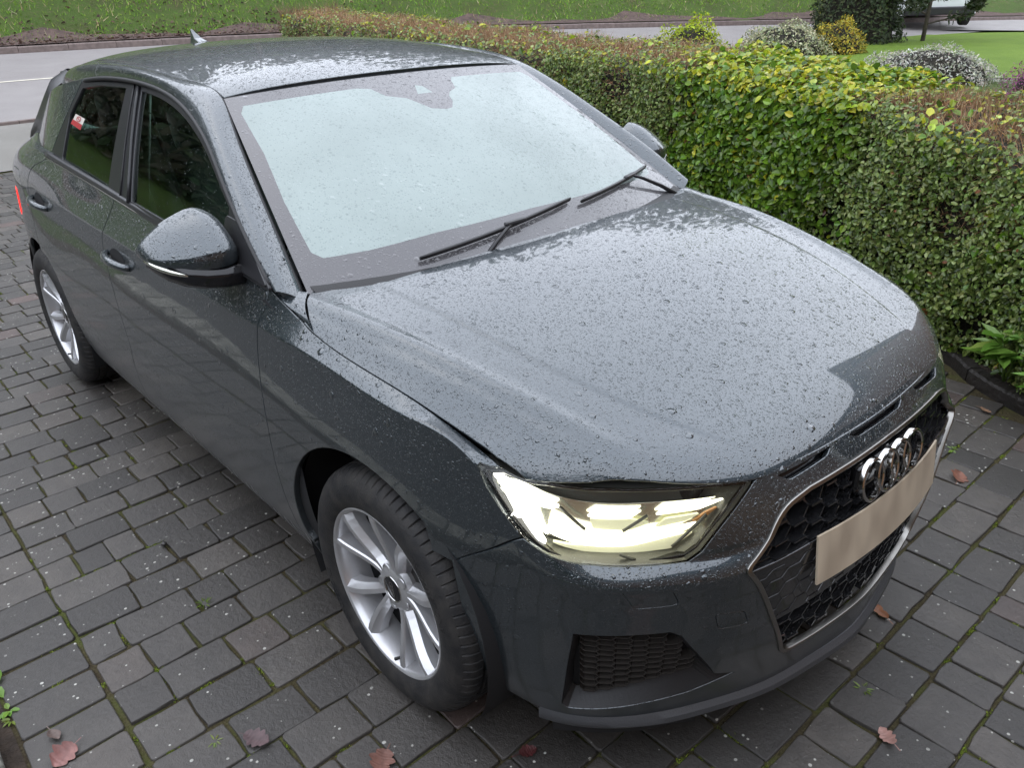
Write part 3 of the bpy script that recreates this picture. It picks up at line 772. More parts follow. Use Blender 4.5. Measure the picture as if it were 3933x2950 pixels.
# wheel arches (domain polylines, rear foot -> over the top -> front)
ARCH_F = arc(-.010, .325, .360, 200, 40.5, 34, (3.43, .10))
ARCH_R = arc(-2.565, .322, .352, 200, -22, 44, (.95, .10))
HL = [(4.1247,.7231),(4.1235,.6990),(4.1404,.6825),(4.1649,.6765),(4.2184,.6706),(4.2439,.6680),(4.2747,.6710),(4.3527,.6890),(4.4745,.6960),(4.5270,.7010),(4.5525,.7139),(4.5900,.7489),(4.6472,.7986),(4.6731,.8207)]
SHUT_F = smooth_line([(3.3734,.832),(3.3774,.7755),(3.361,.6957),(3.3505,.6286),(3.3522,.5096),(3.3555,.401),(3.3589,.3172),(3.362,.20),(3.366,.078)], 5)
SHUT_B = smooth_line([(2.3297,.828),(2.3186,.7958),(2.2668,.7076),(2.2400,.6378),(2.262,.4762),(2.293,.3474),(2.3000,.2944),(2.262,.2075),(2.235,.1491),(2.2167,.078)], 5)
SHUT_R = smooth_line([(1.5991,.832),(1.52,.80),(1.42,.762),(1.3516,.7150),(1.3126,.6548),(1.2971,.5711),(1.3083,.4469)], 5)
SEAM = [(4.2183,.6628),(4.0613,.4121),(4.0054,.3992)]
TOPL = [(3.5200,.815),(3.5600,.803),(3.62,.800),(3.7242,.800),(3.8144,.7975),(3.938,.7935),(4.0353,.7880),(4.1119,.7826),(4.158,.7790)]
def cut(poly, k0, k1): return [tuple(p) for p in poly[k0:k1]]
SILL_V = .078
# --- wing
af_seam = [p for p in ARCH_F if p[0] < 4.0054]
wing_out = [tuple(p) for p in SHUT_F]+[(af_seam[0][0], SILL_V)]+[p for p in af_seam if p[1] > SILL_V]+SEAM[::-1]+[p for p in HL[::-1] if p[0] < 4.2183 and p[1] > .664]+[(4.145,.755)]+TOPL[::-1]
cowl = np.array([(-.336,-.694,.9535),(-.2906,-.728,.9455),(-.2477,-.7490,.9305),(-.212,-.7585,.9085)])
def cowl_patch(a, b):
    a = np.atleast_1d(a); b = np.atleast_1d(b)
    A = _cowl_in(a); B = band(3.376+(3.530-3.376)*a, np.full(len(a), .830)); B[:, 2] = B[:, 2]
    return A*(1-b[:, None])+B*b[:, None]
_cowl_in = nspline([0,.38,.72,1], cowl)
UP = np.array([-.3, -.3, .3])
w1 = piece(band, wing_out)
_ar, _br = np.meshgrid(np.linspace(0, 1, 12), np.linspace(0, 1, 8), indexing='ij')
_P = cowl_patch(_ar.ravel(), _br.ravel()); _nn = snormal(cowl_patch, np.clip(_ar.ravel(), .01, .99), np.clip(_br.ravel(), .01, .99), UP)
_I = np.arange(96).reshape(12, 8); _q = np.stack([_I[:-1,:-1], _I[1:,:-1], _I[1:,1:], _I[:-1,1:]], -1).reshape(-1, 4)
_tri = np.concatenate([_q[:, [0,1,2]], _q[:, [0,2,3]]])
_fn = np.cross(_P[_tri[:,1]]-_P[_tri[:,0]], _P[_tri[:,2]]-_P[_tri[:,0]]); _fl = (_fn*_nn[_tri].mean(1)).sum(1) < 0; _tri[_fl] = _tri[_fl][:, ::-1]
wing = panel('front_wing', [w1, (_P, _tri, _nn)], M['paint'], car); mirrored(wing)
# --- doors
belt = .826
fd_out = [(2.3297, belt)]+[tuple(p) for p in SHUT_B[1:]]+[tuple(p) for p in SHUT_F[::-1][:-1]]+[(3.3734, belt)]
front_door = panel('front_door', [piece(band, fd_out)], M['paint'], car); fdl = mirrored(front_door)
ar_front = [p for p in ARCH_R if p[0] > 1.3083 and p[1] > SILL_V]
rd_out = [(2.3297, belt)]+[(1.5991, belt)]+[tuple(p) for p in SHUT_R[1:]]+[p for p in ar_front if p[1] < .44]+[(ar_front[-1][0]+.02, SILL_V)]+[tuple(p) for p in SHUT_B[::-1][:-1]]
rear_door = panel('rear_door', [piece(band, rd_out)], M['paint'], car); rdl = mirrored(rear_door)
# --- rear quarter and tail
ar_rear = [p for p in ARCH_R if p[0] <= 1.3083 and p[1] > .02]
q_out = [(1.5991, .830)]+[tuple(p) for p in SHUT_R[1:]]+[p for p in ar_rear if p[1] < .445 or p[0] < 1.2][::-1]
q_out = [(1.5991, .830)]+[tuple(p) for p in SHUT_R[1:]]+ar_rear[::-1]+[(ar_rear[0][0], .01), (0.0, .01), (0.0, .830)]
TAIL = [(.55,.655),(.99,.640),(1.00,.56),(.90,.535),(.55,.545)]
FLAP = round_poly([(1.03,.720),(1.20,.720),(1.21,.610),(1.04,.600)], .035)
quarter = panel('rear_quarter_panel', [piece(band, q_out, holes=[TAIL, FLAP], step=.018)], M['paint'], car); mirrored(quarter)
fp_ = panel('fuel_flap', [piece(band, FLAP, gap=.0015, flange=.008)], M['paint'], quarter)
tl = panel('tail_lamp', [piece(band, TAIL, gap=.001, offset=.003)], M['red'], car); mirrored(tl)
# --- sill
sill_out = [(ARCH_R[-1][0]+.006, SILL_V), (ARCH_R[-1][0]+.006, .0), (ARCH_F[0][0]-.006, .0), (ARCH_F[0][0]-.006, SILL_V)]
sl = panel('sill', [piece(band, sill_out)], M['paint'], car); mirrored(sl)
# --- front bumper with openings
FOG = [(4.3174,.3768),(4.4986,.3996),(4.5200,.3837),(4.6074,.1948),(4.6600,.1720),(4.5583,.1365),(4.3007,.0955),(4.2883,.1058),(4.2976,.1765)]
WASH = round_poly([(4.4052,.5759),(4.4936,.5799),(4.5099,.5018),(4.4287,.4875)], .016)
TOW = round_poly([(4.582,.4461),(4.6434,.4332),(4.657,.3835),(4.5916,.3924)], .012)
GR_half = [(LB,.7720),(4.8927,.7685),(4.7999,.7655),(4.7242,.7505),(4.6267,.6191),(4.7827,.1699),(4.8978,.162),(LB,.158)]
GRILLE = GR_half+[(2*LB-u, v) for u, v in GR_half[1:-1][::-1]]
GRILLE = round_poly(GRILLE, [0,0,0,.035,.030,.030,0, 0, 0,.030,.030,.035,0,0][:len(GRILLE)])
SLOT = round_poly([(4.733,.8175),(4.8959,.8290),(4.8763,.8130),(4.7599,.8000)], .008)
SLOTC = round_poly([(4.962,.8305),(2*LB-4.962,.8305),(2*LB-4.986,.8150),(4.986,.8150)], .008)
def flip(p): return [(2*LB-u, v) for u, v in p][::-1]
hl_low = [p for p in HL if p[0] >= 4.2184]
b_half = SEAM[::-1]+hl_low[1:]+[(4.70,.8330),(4.80,.8365),(LB-.08,.8385)]      # arch -> headlamp -> bonnet edge
af_front = [p for p in ARCH_F if p[0] > 4.0054]+[(4.0735,.2394),(4.079,.14),(4.0835,.065)]
b_out = b_half+flip(b_half)+flip([p for p in af_front])+af_front[::-1]
b_out = b_half+flip(b_half)+[(2*LB-u, v) for u, v in af_front]+[(2*LB-4.0835,.052),(4.0835,.052)]+af_front[::-1]
bumper = panel('front_bumper', [piece(bandw, b_out, holes=[FOG, flip(FOG), WASH, flip(WASH), TOW, GRILLE, SLOT, flip(SLOT), SLOTC], step=.011, flange=.010)], M['paint'], car)
for o_, nm in ((WASH, 'washer_cover'), (flip(WASH), 'washer_cover'), (TOW, 'towing_eye_cover')):
    panel(nm, [piece(bandw, o_, gap=.0012, offset=-.0006, flange=.008, edge=.0012)], M['paint'], bumper)
for o_ in (SLOT, flip(SLOT), SLOTC):
    panel('air_slot', [piece(bandw, inset(np.array(o_), -.004), gap=0, offset=-.022, flange=0, step=.01)], M['gloss'], bumper)
# --- bonnet
def side_xy():
    uu = np.linspace(3.532, 4.150, 40); P = band(uu, np.interp(uu, [t[0] for t in TOPL], [t[1] for t in TOPL])+.0012)
    return [(p[0], p[1]) for p in P]
rear_y = [.0,.20,.42,.53,.62,.685]; rear_x = [-.218,-.226,-.238,-.246,-.292,-.335]
b_r = [(x, -y) for x, y in zip(rear_x, rear_y)]+[(-.2906,-.7245),(-.2477,-.7460)]+side_xy()
fy = np.linspace(.693, 0, 40); b_f = [(float(XF(y)[0])-.001, -y) for y in fy]
bon_half = b_r+b_f
bon_out = bon_half+[(x, -y) for x, y in bon_half[::-1][1:-1]]
UPC = np.array([.2, 0, -6.])
bon_piece = piece(bonnet, bon_out, step=.010, ref=UPC, gap=.0022, flange=.018)
bonnet_o = panel('bonnet', [bon_piece], M['paint'], car)
# --- windscreen
FRIT = [(-.93,.165),(-.90,.135),(-.745,.137),(-.478,.157),(0,.166),(.478,.157),(.745,.14),(.89,.14),(.925,.17),(.945,.4),(.94,.65),(.945,.89),(.92,.93),(.333,.925),
        (.30,.90),(.2647,.845),(.20,.825),(.165,.80),(.1447,.76),(.10,.722),(.0577,.7155),(-.0205,.7337),(-.0906,.8167),(-.1912,.85),(-.2326,.9083),(-.30,.925),(-.92,.93),(-.945,.89),(-.93,.65),(-.94,.4)]
SENS = [(0.0384,.8957),(0.0793,.8838),(0.0919,.8342),(-0.0038,.8347)]
WSC = (.62, .73)
ws_all = [(-.994,.0),(.994,.0),(.994,.992),(-.994,.992)]
frit = panel('windscreen_border', [piece(wscreen, ws_all, holes=[FRIT, SENS], scale=WSC, gap=.0, step=.014, flange=0, ref=UPC)], M['frit'], car)
wsg = panel('windscreen', [piece(wscreen, FRIT, scale=WSC, gap=.0, step=.016, flange=0, ref=UPC), piece(wscreen, SENS, scale=WSC, gap=0, step=.01, flange=0, ref=UPC)], M['mist'], car)
# --- roof
fr = [tuple(wscreen(a, 1.0)[0][:2]-[.007, 0]) for a in np.linspace(-.985, .985, 31)]
rx = np.linspace(-1.02, -2.86, 26)
r_side = [(x, float(e1_at(x)[0])-.0025) for x in rx]
roof_out = fr+r_side+[(x, -y) for x, y in r_side[::-1]]
roof_o = panel('roof', [piece(roof, roof_out, step=.02, ref=UPC, gap=.001)], M['paint'], car)
# --- A-pillar and cant rail
rl = [(t, .02) for t in np.linspace(-.022, 2.5, 40)]+[(t, .985) for t in np.linspace(2.5, -.012, 40)]
sc_rail = (1, .085)
rail_o = panel('side_frame', [piece(rail, rl, scale=sc_rail, step=.010, gap=.0, flange=.012)], M['paint'], car); mirrored(rail_o)
# black rubber line in the roof / screen joint
for s_ in (-1, 1):
    mb = MB(); mb.tube([(p[0], s_*p[1], p[2]-.010) for p in E1(np.linspace(0, 2.5, 60))], .009, 8)
    mb.build('roof_joint_seal', M['black'], car, smooth=True)
mb = MB(); mb.tube([tuple(wscreen(a, 1.0)[0]-[.003, 0, .011]) for a in np.linspace(-.99, .99, 40)], .009, 8); mb.build('screen_top_seal', M['black'], car, smooth=True)
# --- side windows
e2 = E2(np.linspace(.0, 1.93, 60))
top_line = [(p[0], p[2]-.002) for p in e2]                       # x, z
frame_out = top_line+[(-2.017,1.325),(-2.195,1.0800),(-2.222,1.058)]+[(-2.00,1.040),(-1.40,1.004),(-1.0,.985),(-.6,.975),(-.385,.968)]
g_rear = round_poly([(-2.000,1.300),(-2.070,1.205),(-2.058,1.058),(-1.535,1.030),(-1.570,1.325),(-1.8,1.320)], .012)
ft = [(p[0]-.006, p[2]-.030) for p in E2(np.linspace(.40, 1.26, 24))]
g_front = [(-1.316,1.022)]+[(-.93,1.006),(-.62,.998)]+[(-.655,1.105)]+ft[1:]+[(-1.432,1.322)]
ref_s = np.array([-1.2, 0, 1.1])
wt = panel('window_trim', [piece(ghouse, frame_out, holes=[g_rear, g_front], gap=.001, step=.016, flange=.012, ref=ref_s)], M['trim'], car); mirrored(wt)
for g_, nm in ((g_front, 'front_door_glass'), (g_rear, 'rear_door_glass')):
    q = panel(nm, [piece(ghouse, g_, gap=-.002, offset=-.006, step=.03, flange=0, ref=ref_s)], M['side_glass'], car); mirrored(q)
# raised divider strips on the B-pillar trim
mb = MB(); mb.tube([tuple(ghouse(x, z)[0]+[0, -.004, 0]) for x, z in ((-1.452,1.334),(-1.436,1.28),(-1.40,1.19),(-1.352,1.08),(-1.326,1.016))], .006, 8)
q = mb.build('pillar_seal', M['trim'], car, smooth=True); mirrored(q)
mb = MB(); mb.tube([tuple(ghouse(x, z)[0]+[0, -.002, 0]) for x, z in ((-1.500,1.338),(-1.486,1.28),(-1.455,1.18),(-1.425,1.08),(-1.408,1.016))], .003, 6)
q = mb.build('pillar_joint', M['black'], car, smooth=True); mirrored(q)
# belt moulding
bl = band(np.linspace(1.555, 3.365, 40), np.full(40, .832)); mb = MB(); mb.tube([tuple(p+[0, .006, .004]) for p in bl], .011, 10)
q = mb.build('belt_moulding', M['trim'], car, smooth=True); mirrored(q)
bl2 = band(np.linspace(1.56, 3.36, 40), np.full(40, .8255)); mb = MB(); mb.tube([tuple(p+[0, -.001, .000]) for p in bl2], .0028, 6)
q = mb.build('belt_chrome_line', M['satin'], car, smooth=True); mirrored(q)
# window frame rubber
for k, (t0, t1) in enumerate(((.02, 1.9),)):
    mb = MB(); mb.tube([(p[0], -p[1]-.001, p[2]-.007) for p in E2(np.linspace(t0, t1, 60))], .007, 8); q = mb.build('frame_seal', M['black'], car, smooth=True); mirrored(q)
# --- C-pillar
cp = [(-2.020,1.330)]+[(p[0], p[2]) for p in E2(np.linspace(1.95, 2.5, 10))]+[(-2.70,1.195),(-2.80,1.120),(-2.92,1.052),(-2.6,1.052),(-2.40,1.055),(-2.215,1.058)]
cpo = panel('rear_pillar', [piece(ghouse, cp, gap=.001, step=.016, flange=.01, ref=ref_s)], M['paint'], car); mirrored(cpo)
# --- tailgate (closes the back)
def tgate(a, b):
    a = np.atleast_1d(a); b = np.atleast_1d(b); y = a*(.43+.15*(1-b)); x = -3.10+.26*b-.03*a*a*(1-b)*2+.10*np.abs(a)**3*(b-1); z = .95+b*(.37)-.02*a*a
    return np.stack([x, y, z], 1)
tg_out = [(-1,0),(1,0),(1,1),(-1,1)]; tgw = [(-.82,.18),(.82,.18),(.80,.88),(-.80,.88)]
panel('tailgate', [piece(tgate, tg_out, holes=[tgw], scale=(.55,.45), step=.03, flange=.01)], M['paint'], car)
panel('rear_window', [piece(tgate, tgw, scale=(.55,.45), step=.04, gap=-.003, offset=-.004, flange=0)], M['side_glass'], car)

# quarter fillets between rear pillar and tailgate
pa = [tuple(q) for q in ghouse(np.array([-2.60,-2.70,-2.80,-2.92]), np.array([1.246,1.195,1.12,1.052]))]+[tuple(band(.62, .83)[0])]
pb_ = [tuple(tgate(-1.0, b)[0]) for b in (1.0, .78, .52, .25, .0)]
pa = [tuple(E1(np.array([2.5]))[0]*[1,-1,1])]+pa; pb_ = [tuple(tgate(-.93, 1.0)[0]+[0, 0, .006])]+pb_
nb_ = 7; A_ = np.array(pa); B_ = np.array(pb_); V = []
for j in range(nb_):
    t = j/(nb_-1); V += [tuple(p) for p in A_*(1-t)+B_*t+np.array([-.02, -.025, .012])*math.sin(math.pi*t)]
m = len(pa); F = [(j*m+i, j*m+i+1, (j+1)*m+i+1, (j+1)*m+i) for j in range(nb_-1) for i in range(m-1)]
mb = MB(); mb.add(V, F); q = mb.build('rear_corner_panel', M['trim'], car, smooth=True); mirrored(q)
mb = MB(); mb.add([(-.42,-.66,.935),(-.42,-.775,.935),(-.25,-.75,.885),(-.25,-.66,.91)], [(0,1,2,3)]); q = mb.build('cowl_backing', M['liner'], car); mirrored(q)  # dark patch added to back the open gap at the cowl corner

uu_ = np.linspace(.60, 1.62, 30); A_ = band(uu_, np.full(30, .8285)); A_[:, 2] -= .002; B_ = ghouse(A_[:, 0], np.full(30, 1.068)); B_[:, 1] -= .001
V = np.concatenate([A_, A_*.5+B_*.5+[0, 0, .004], B_]); F = [(j*30+i, j*30+i+1, (j+1)*30+i+1, (j+1)*30+i) for j in range(2) for i in range(29)]
mb = MB(); mb.add(V, F); q = mb.build('shoulder_panel', M['paint'], car, smooth=True); mirrored(q)
# ---------------------------------------------------------------- headlamps
def hl_map(f):
    """pixel-free local coordinates of the lamp opening: p in 0..1 from outer to inner end, q in 0..1 bottom to top"""
    pass
HLA = np.array(HL+[(4.647,.8275),(4.589,.8295),(4.536,.8292),(4.4585,.8280),(4.382,.8256),(4.307,.8185),(4.2566,.8120),(4.2036,.7940),(4.158,.7830),(4.140,.7500)])
def bandofs(off):
    def f(u, v):
        u = np.atleast_1d(np.asarray(u, float)); v = np.atleast_1d(np.asarray(v, float))
        P = bandw(u, v); n = snormal(bandw, u, v, np.array([-.2, 0, .5])); return P+n*off
    return f
REFN = np.array([-.2, 0, .5])
def lamp():
    h = bpy.data.objects.new('headlamp', None); link(h, car)
    # bowl: side walls run back from the opening to a reflector wall
    n_back = np.array([-.075, .030, -.004])
    loop = dens(inset(HLA, .001), band, .012); P = band(loop[:, 0], loop[:, 1]); B = P*1.0
    cen = P.mean(0); B = cen+(P-cen)*[.93,.93,.86]+n_back
    n = len(P); V = np.concatenate([P-[.003,0,.0], B]); F = [(i, (i+1) % n, n+(i+1) % n, n+i) for i in range(n)]+[tuple(range(n, 2*n))]
    mesh('lamp_housing', V, F, M['lamp_inner'], h, smooth=False)
    def slab(name, poly, off, mat, th=.012, step=.012, rnd=.006):
        pl = round_poly(poly, rnd) if rnd else np.array(poly)
        V_, F_, N_ = piece(bandofs(off), pl, gap=0, step=step, flange=th, ref=REFN, edge=.001)
        return panel(name, [(V_, F_, N_)], mat, h)
    # dark rim just inside the lens
    slab_in = inset(HLA, .008)
    V_, F_, N_ = piece(bandofs(-.010), HLA, holes=[slab_in], gap=.0015, step=.012, flange=.012, ref=REFN)
    panel('lamp_bezel', [(V_, F_, N_)], M['gloss'], h)
    # reflector tiers behind the lens
    slab('reflector', [(4.150,.700),(4.235,.690),(4.30,.712),(4.53,.722),(4.60,.765),(4.635,.795),(4.45,.790),(4.28,.780),(4.17,.770)], -.045, M['reflector'], .004)
    # daytime-running signature: slanting bar with a hook along the top
    slab('daytime_lamp', [(4.146,.748),(4.160,.762),(4.285,.768),(4.262,.757),(4.215,.744),(4.262,.690),(4.246,.682),(4.200,.702),(4.170,.724)], -.016, M['drl'], .014, .008, .003)
    slab('upper_lamp_strip', [(4.340,.763),(4.420,.768),(4.440,.780),(4.355,.776)], -.026, M['beam'], .006, .008, .002)
    slab('upper_lamp_strip', [(4.470,.772),(4.560,.778),(4.615,.792),(4.490,.785)], -.026, M['beam'], .006, .008, .002)
    slab('dipped_beam', [(4.262,.714),(4.330,.716),(4.420,.722),(4.500,.735),(4.555,.752),(4.480,.744),(4.40,.738),(4.322,.741),(4.270,.742)], -.022, M['beam'], .010, .008, .004)
    slab('projector_glow', [(4.350,.744),(4.420,.746),(4.455,.757),(4.420,.764),(4.345,.759)], -.028, M['beam_soft'], .008, .008, .003)
    slab('projector_glow', [(4.47,.749),(4.53,.757),(4.560,.768),(4.49,.762)], -.028, M['beam_soft'], .008, .008, .003)
    slab('lower_reflector', [(4.275,.700),(4.36,.705),(4.50,.712),(4.545,.735),(4.44,.724),(4.33,.711)], -.030, M['beam_soft'], .008, .008, .002)
    slab('indicator', [(4.545,.756),(4.565,.760),(4.598,.778),(4.572,.770)], -.024, M['amber'], .006, .008, .002)
    # fins of the lamp unit
    for k, (a, b) in enumerate((((4.285,.770),(4.335,.744)), ((4.452,.775),(4.405,.748)), ((4.570,.770),(4.500,.720)), ((4.40,.711),(4.43,.702)))):
        f_ = bandofs(-.014); mb = MB(); P = f_(np.linspace(a[0], b[0], 5), np.linspace(a[1], b[1], 5)); mb.tube([tuple(p) for p in P], .0032, 6)
        mb.build('lamp_fin', M['lamp_inner'], h, smooth=True)
    V_, F_, N_ = piece(bandofs(.0015), HLA, gap=.0018, step=.012, flange=.006, ref=REFN)
    panel('lamp_lens', [(V_, F_, N_)], M['lens'], h)
    return h
hlr = lamp()
hll = bpy.data.objects.new('headlamp', None); link(hll, car)
for ch in list(hlr.children):
    c = mirrored(ch); c.parent = hll
# the dipped beams themselves
for s_ in (-1, 1):
    ld = bpy.data.lights.new('dipped_beam_lamp', 'SPOT'); ld.energy = 60; ld.color = (1, .93, .72); ld.spot_size = R(75); ld.spot_blend = .8; ld.shadow_soft_size = .04
    lo = bpy.data.objects.new('dipped_beam_lamp', ld); link(lo, hlr if s_ < 0 else hll); lo.location = (.76, s_*.60, .70)
    lo.rotation_euler = Vector((1, 0, -.10)).to_track_quat('-Z', 'Y').to_euler()
# ---------------------------------------------------------------- grille
gr = bpy.data.objects.new('grille', None); link(gr, car)
fr_in = inset(np.array(GRILLE), .0085)
panel('grille_frame', [piece(bandw, GRILLE, holes=[fr_in], gap=.001, step=.009, offset=.0045, flange=.012, ref=REFN)], M['satin'], gr)
panel('grille_back', [piece(bandofs(-.085), inset(np.array(GRILLE), -.004), gap=0, step=.03, flange=0, ref=REFN)], M['liner'], gr)
BAR = .577
inner_pl = inset(np.array(GRILLE), .010)
def clip_half(poly, v0, keep_below):
    out = []; p = [tuple(q) for q in poly]
    for a, b in zip(p, p[1:]+p[:1]):
        ia = (a[1] < v0) == keep_below; ib = (b[1] < v0) == keep_below
        if ia: out.append(a)
        if ia != ib:
            t = (v0-a[1])/(b[1]-a[1]); out.append((a[0]+(b[0]-a[0])*t, v0))
    return np.array(out)
mid = clip_half(clip_half(inner_pl, BAR, True), .330, False)
panel('grille_panel', [piece(bandw, mid, gap=.0, step=.014, offset=-.006, flange=.055, ref=REFN, edge=.004)], M['wet_black'], gr)
def hexwalls(poly, Rh, th, o0, o1, emb=False, asp=1.0, mat='gloss', name='grille_mesh', lip=0):
    """flat-topped hexagon lattice standing out from offset o0 to o1"""
    poly = np.asarray(poly); lo = poly.min(0); hi = poly.max(0); mb = MB(); W_ = 1.5*Rh; H_ = math.sqrt(3)*Rh*asp
    done = set()
    def bw(u, v, off):
        a = np.array([u]); b = np.array([v]); return (bandw(a, b)+snormal(bandw, a, b, REFN)*off)[0]
    nx0 = int((lo[0]-LB)/W_)-1; nx1 = int((hi[0]-LB)/W_)+2
    for i in range(nx0, nx1):
        for j in range(int(lo[1]/H_)-1, int(hi[1]/H_)+2):
            cx = LB+i*W_; cy = (j+.5*(i % 2))*H_
            C = [(cx+Rh*math.cos(R(60*k)), cy+Rh*math.sin(R(60*k))*asp) for k in range(6)]
            for k in range(6):
                a, b = C[k], C[(k+1) % 6]; key = (round(a[0]+b[0], 4), round(a[1]+b[1], 4))
                if key in done: continue
                ma = np.array([a, b, ((a[0]+b[0])/2, (a[1]+b[1])/2)])
                if not inside(poly, ma).all():
                    if not inside(poly, ma).any(): continue
                    # shorten to the part inside
                    t = np.linspace(0, 1, 15); q = np.array([(a[0]+(b[0]-a[0])*s, a[1]+(b[1]-a[1])*s) for s in t]); ins = inside(poly, q)
                    if ins.sum() < 3: continue
                    a = tuple(q[ins][0]); b = tuple(q[ins][-1])
                done.add(key)
                d = np.array(b)-np.array(a); nrm = np.array([-d[1], d[0]])/(np.linalg.norm(d)+1e-9)*th/2
                hor = abs(d[1]) < abs(d[0])*.3
                if hor: nrm = nrm*1.4
                o1b = o1+(lip if hor else 0)
                V = []
                for off in (o0, o1b):
                    kk = 1.0 if off == o0 else .7
                    for e, sgn in ((a, 1), (a, -1), (b, -1), (b, 1)):
                        V.append(bw(e[0]+nrm[0]*sgn*kk, e[1]+nrm[1]*sgn*kk, off))
                mb.add(V, [(4,5,6,7),(0,4,7,3),(1,2,6,5),(0,1,5,4),(3,7,6,2)])
    return mb.build(name, M[mat], gr)
up_pl = clip_half(inner_pl, BAR+.004, False)
hexwalls(up_pl, .0335, .0060, -.080, -.016, asp=1.02, mat='wet_black', lip=.008)
low_pl = clip_half(inner_pl, .326, True)
hexwalls(low_pl, .0335, .0060, -.080, -.012, asp=1.12, mat='wet_black', lip=.004)
hexwalls(clip_half(clip_half(inner_pl, BAR-.02, True), .335, False), .0300, .0022, -.006, -.0045, asp=1.12, mat='wet_black', name='embossed_hexagons')
# four rings
for k in range(4):
    y0 = (-.0855, -.0285, .0285, .0855)[k]; mb = MB(); Rr, w = .0425, .0046
    prof = [(Rr-w, -.004), (Rr-w*.85, .0045), (Rr-w*.35, .0065), (Rr+w*.35, .0065), (Rr+w*.85, .0045), (Rr+w, -.004)]
    tl_ = R(-9); V = []; n = 56; F = []
    for i in range(n):
        a = 2*math.pi*i/n
        for r_, h_ in prof:
            yq = r_*math.cos(a); zz = r_*math.sin(a)*1.0; xx = h_+(.0012*k % .0024)
            V.append((.772-.35*y0*y0+xx*math.cos(tl_)+zz*math.sin(tl_), y0+yq, .664-xx*math.sin(tl_)+zz*math.cos(tl_)))
    m_ = len(prof); F = [(i*m_+j, ((i+1) % n)*m_+j, ((i+1) % n)*m_+j+1, i*m_+j+1) for i in range(n) for j in range(m_-1)]
    mb.add(V, F); mb.build('emblem_ring', M['chrome'], gr, auto=40)
# dark emblem backing
mb = MB(); mb.box((.748, 0, .664), (.02, .236, .060)); bevel(mb.build('emblem_plinth', M['gloss'], gr), .008, 2)
# number plate (blank, warm light on white put into its tan colour)
pm, pnt, pb = newmat('number_plate_film'); po = objvec(pnt)
pmp = pnt.nodes.new('ShaderNodeMapping'); pmp.inputs['Scale'].default_value = (1, 12, 7); L_(pnt, po, pmp.inputs['Vector'])
L_(pnt, ramp(pnt, noise(pnt, pmp.outputs[0], 1.2, 1), [(.30, (.40, .325, .24)), (.62, (.56, .47, .35))]), pb.inputs['Base Color']); setp(pb, Roughness=.3)
V = []; F = []; nn = 14
for i in range(nn+1):
    y = -.260+.520*i/nn; x = .790-.34*y*y
    for dx, z in ((0, .498), (.000, .609), (-.004, .609), (-.004, .498)): V.append((x+dx-.012*(z-.55)/.055*.5, y, z))
for i in range(nn):
    for j in range(4): F.append((i*4+j, i*4+(j+1) % 4, (i+1)*4+(j+1) % 4, (i+1)*4+j))
F += [(0, 1, 2, 3), (nn*4+3, nn*4+2, nn*4+1, nn*4)]
mb = MB(); mb.add(V, F); mb.build('number_plate', pm, car)
mb = MB(); mb.box((.742, 0, .553), (.04, .36, .08)); mb.build('plate_bracket', M['black'], car)
# ---------------------------------------------------------------- corner intakes
def intake(mirror):
    h = bpy.data.objects.new('corner_intake', None); link(h, car)
    fl = (lambda p: [(2*LB-u, v) for u, v in p][::-1]) if mirror else (lambda p: list(p))
    FG = np.array(FOG)
    inn = np.array([(4.3300,.3520),(4.4880,.3720),(4.5080,.3560),(4.5800,.2080),(4.5620,.1850),(4.3130,.1200),(4.3050,.1300),(4.3120,.2400)])
    # sloping surround between the opening and the mesh
    a = dens(FG, band, .01); n = len(a); b = []
    for p in a:
        d = np.linalg.norm(inn-p, axis=1); 
        # nearest point on inner outline
        best = None
        for i in range(len(inn)):
            q0, q1 = inn[i], inn[(i+1) % len(inn)]; t = np.clip(((p-q0)@(q1-q0))/((q1-q0)@(q1-q0)), 0, 1); q = q0+(q1-q0)*t; dd = np.linalg.norm(p-q)
            if best is None or dd < best[0]: best = (dd, q)
        b.append(best[1])
    b = np.array(b); A = bandofs(-.002)(a[:, 0], a[:, 1]); B = bandofs(-.040)(b[:, 0], b[:, 1])
    V = np.concatenate([A, A*.5+B*.5+(A-B)*0.0-0*B, B]); V = np.concatenate([A, B]); F = [(i, (i+1) % n, n+(i+1) % n, n+i) for i in range(n)]
    if mirror: V = V*[1,-1,1]; F = [f[::-1] for f in F]
    mesh('intake_surround', V, F, M['black'], h, smooth=False)
    V_, F_, N_ = piece(bandofs(-.046), inn, gap=-.004, step=.02, flange=0, ref=REFN)
    panel('intake_back', [(V_, F_, N_)], M['liner'], h, mirror=mirror)
    # small hexagon mesh, each lower edge a little lip
    mb = MB(); f0 = bandofs(-.044); f1 = bandofs(-.022); f2 = bandofs(-.020); su, sv = .0335, .0215
    for i in range(-1, 9):
        for j in range(-1, 14):
            cu = 4.312+i*su; cv = .128+j*sv+(sv/2 if i % 2 else 0)
            pts = [(-.62*su, .30*sv), (-.34*su, -.30*sv), (.34*su, -.30*sv), (.62*su, .30*sv)]
            uv = [(cu+x, cv+y) for x, y in pts]
            if inside(inn, np.array(uv)).sum() < 3: continue
            uv = np.array(uv); th = np.array([0, .0034])
            P0 = f0(uv[:, 0], uv[:, 1]); P1 = f1(uv[:, 0], uv[:, 1]); P2 = f1(uv[:, 0], uv[:, 1]+th[1]); P3 = f0(uv[:, 0], uv[:, 1]+th[1])
            V = np.concatenate([P0, P1, P2, P3]); 
            if mirror: V = V*[1,-1,1]
            F = []
            for r_ in range(3):
                for k in range(3): F.append((r_*4+k, r_*4+k+1, (r_+1)*4+k+1, (r_+1)*4+k))
            mb.add(V, F)
    mb.build('intake_mesh', M['mesh'], h)
    return h
intake(False); intake(True)
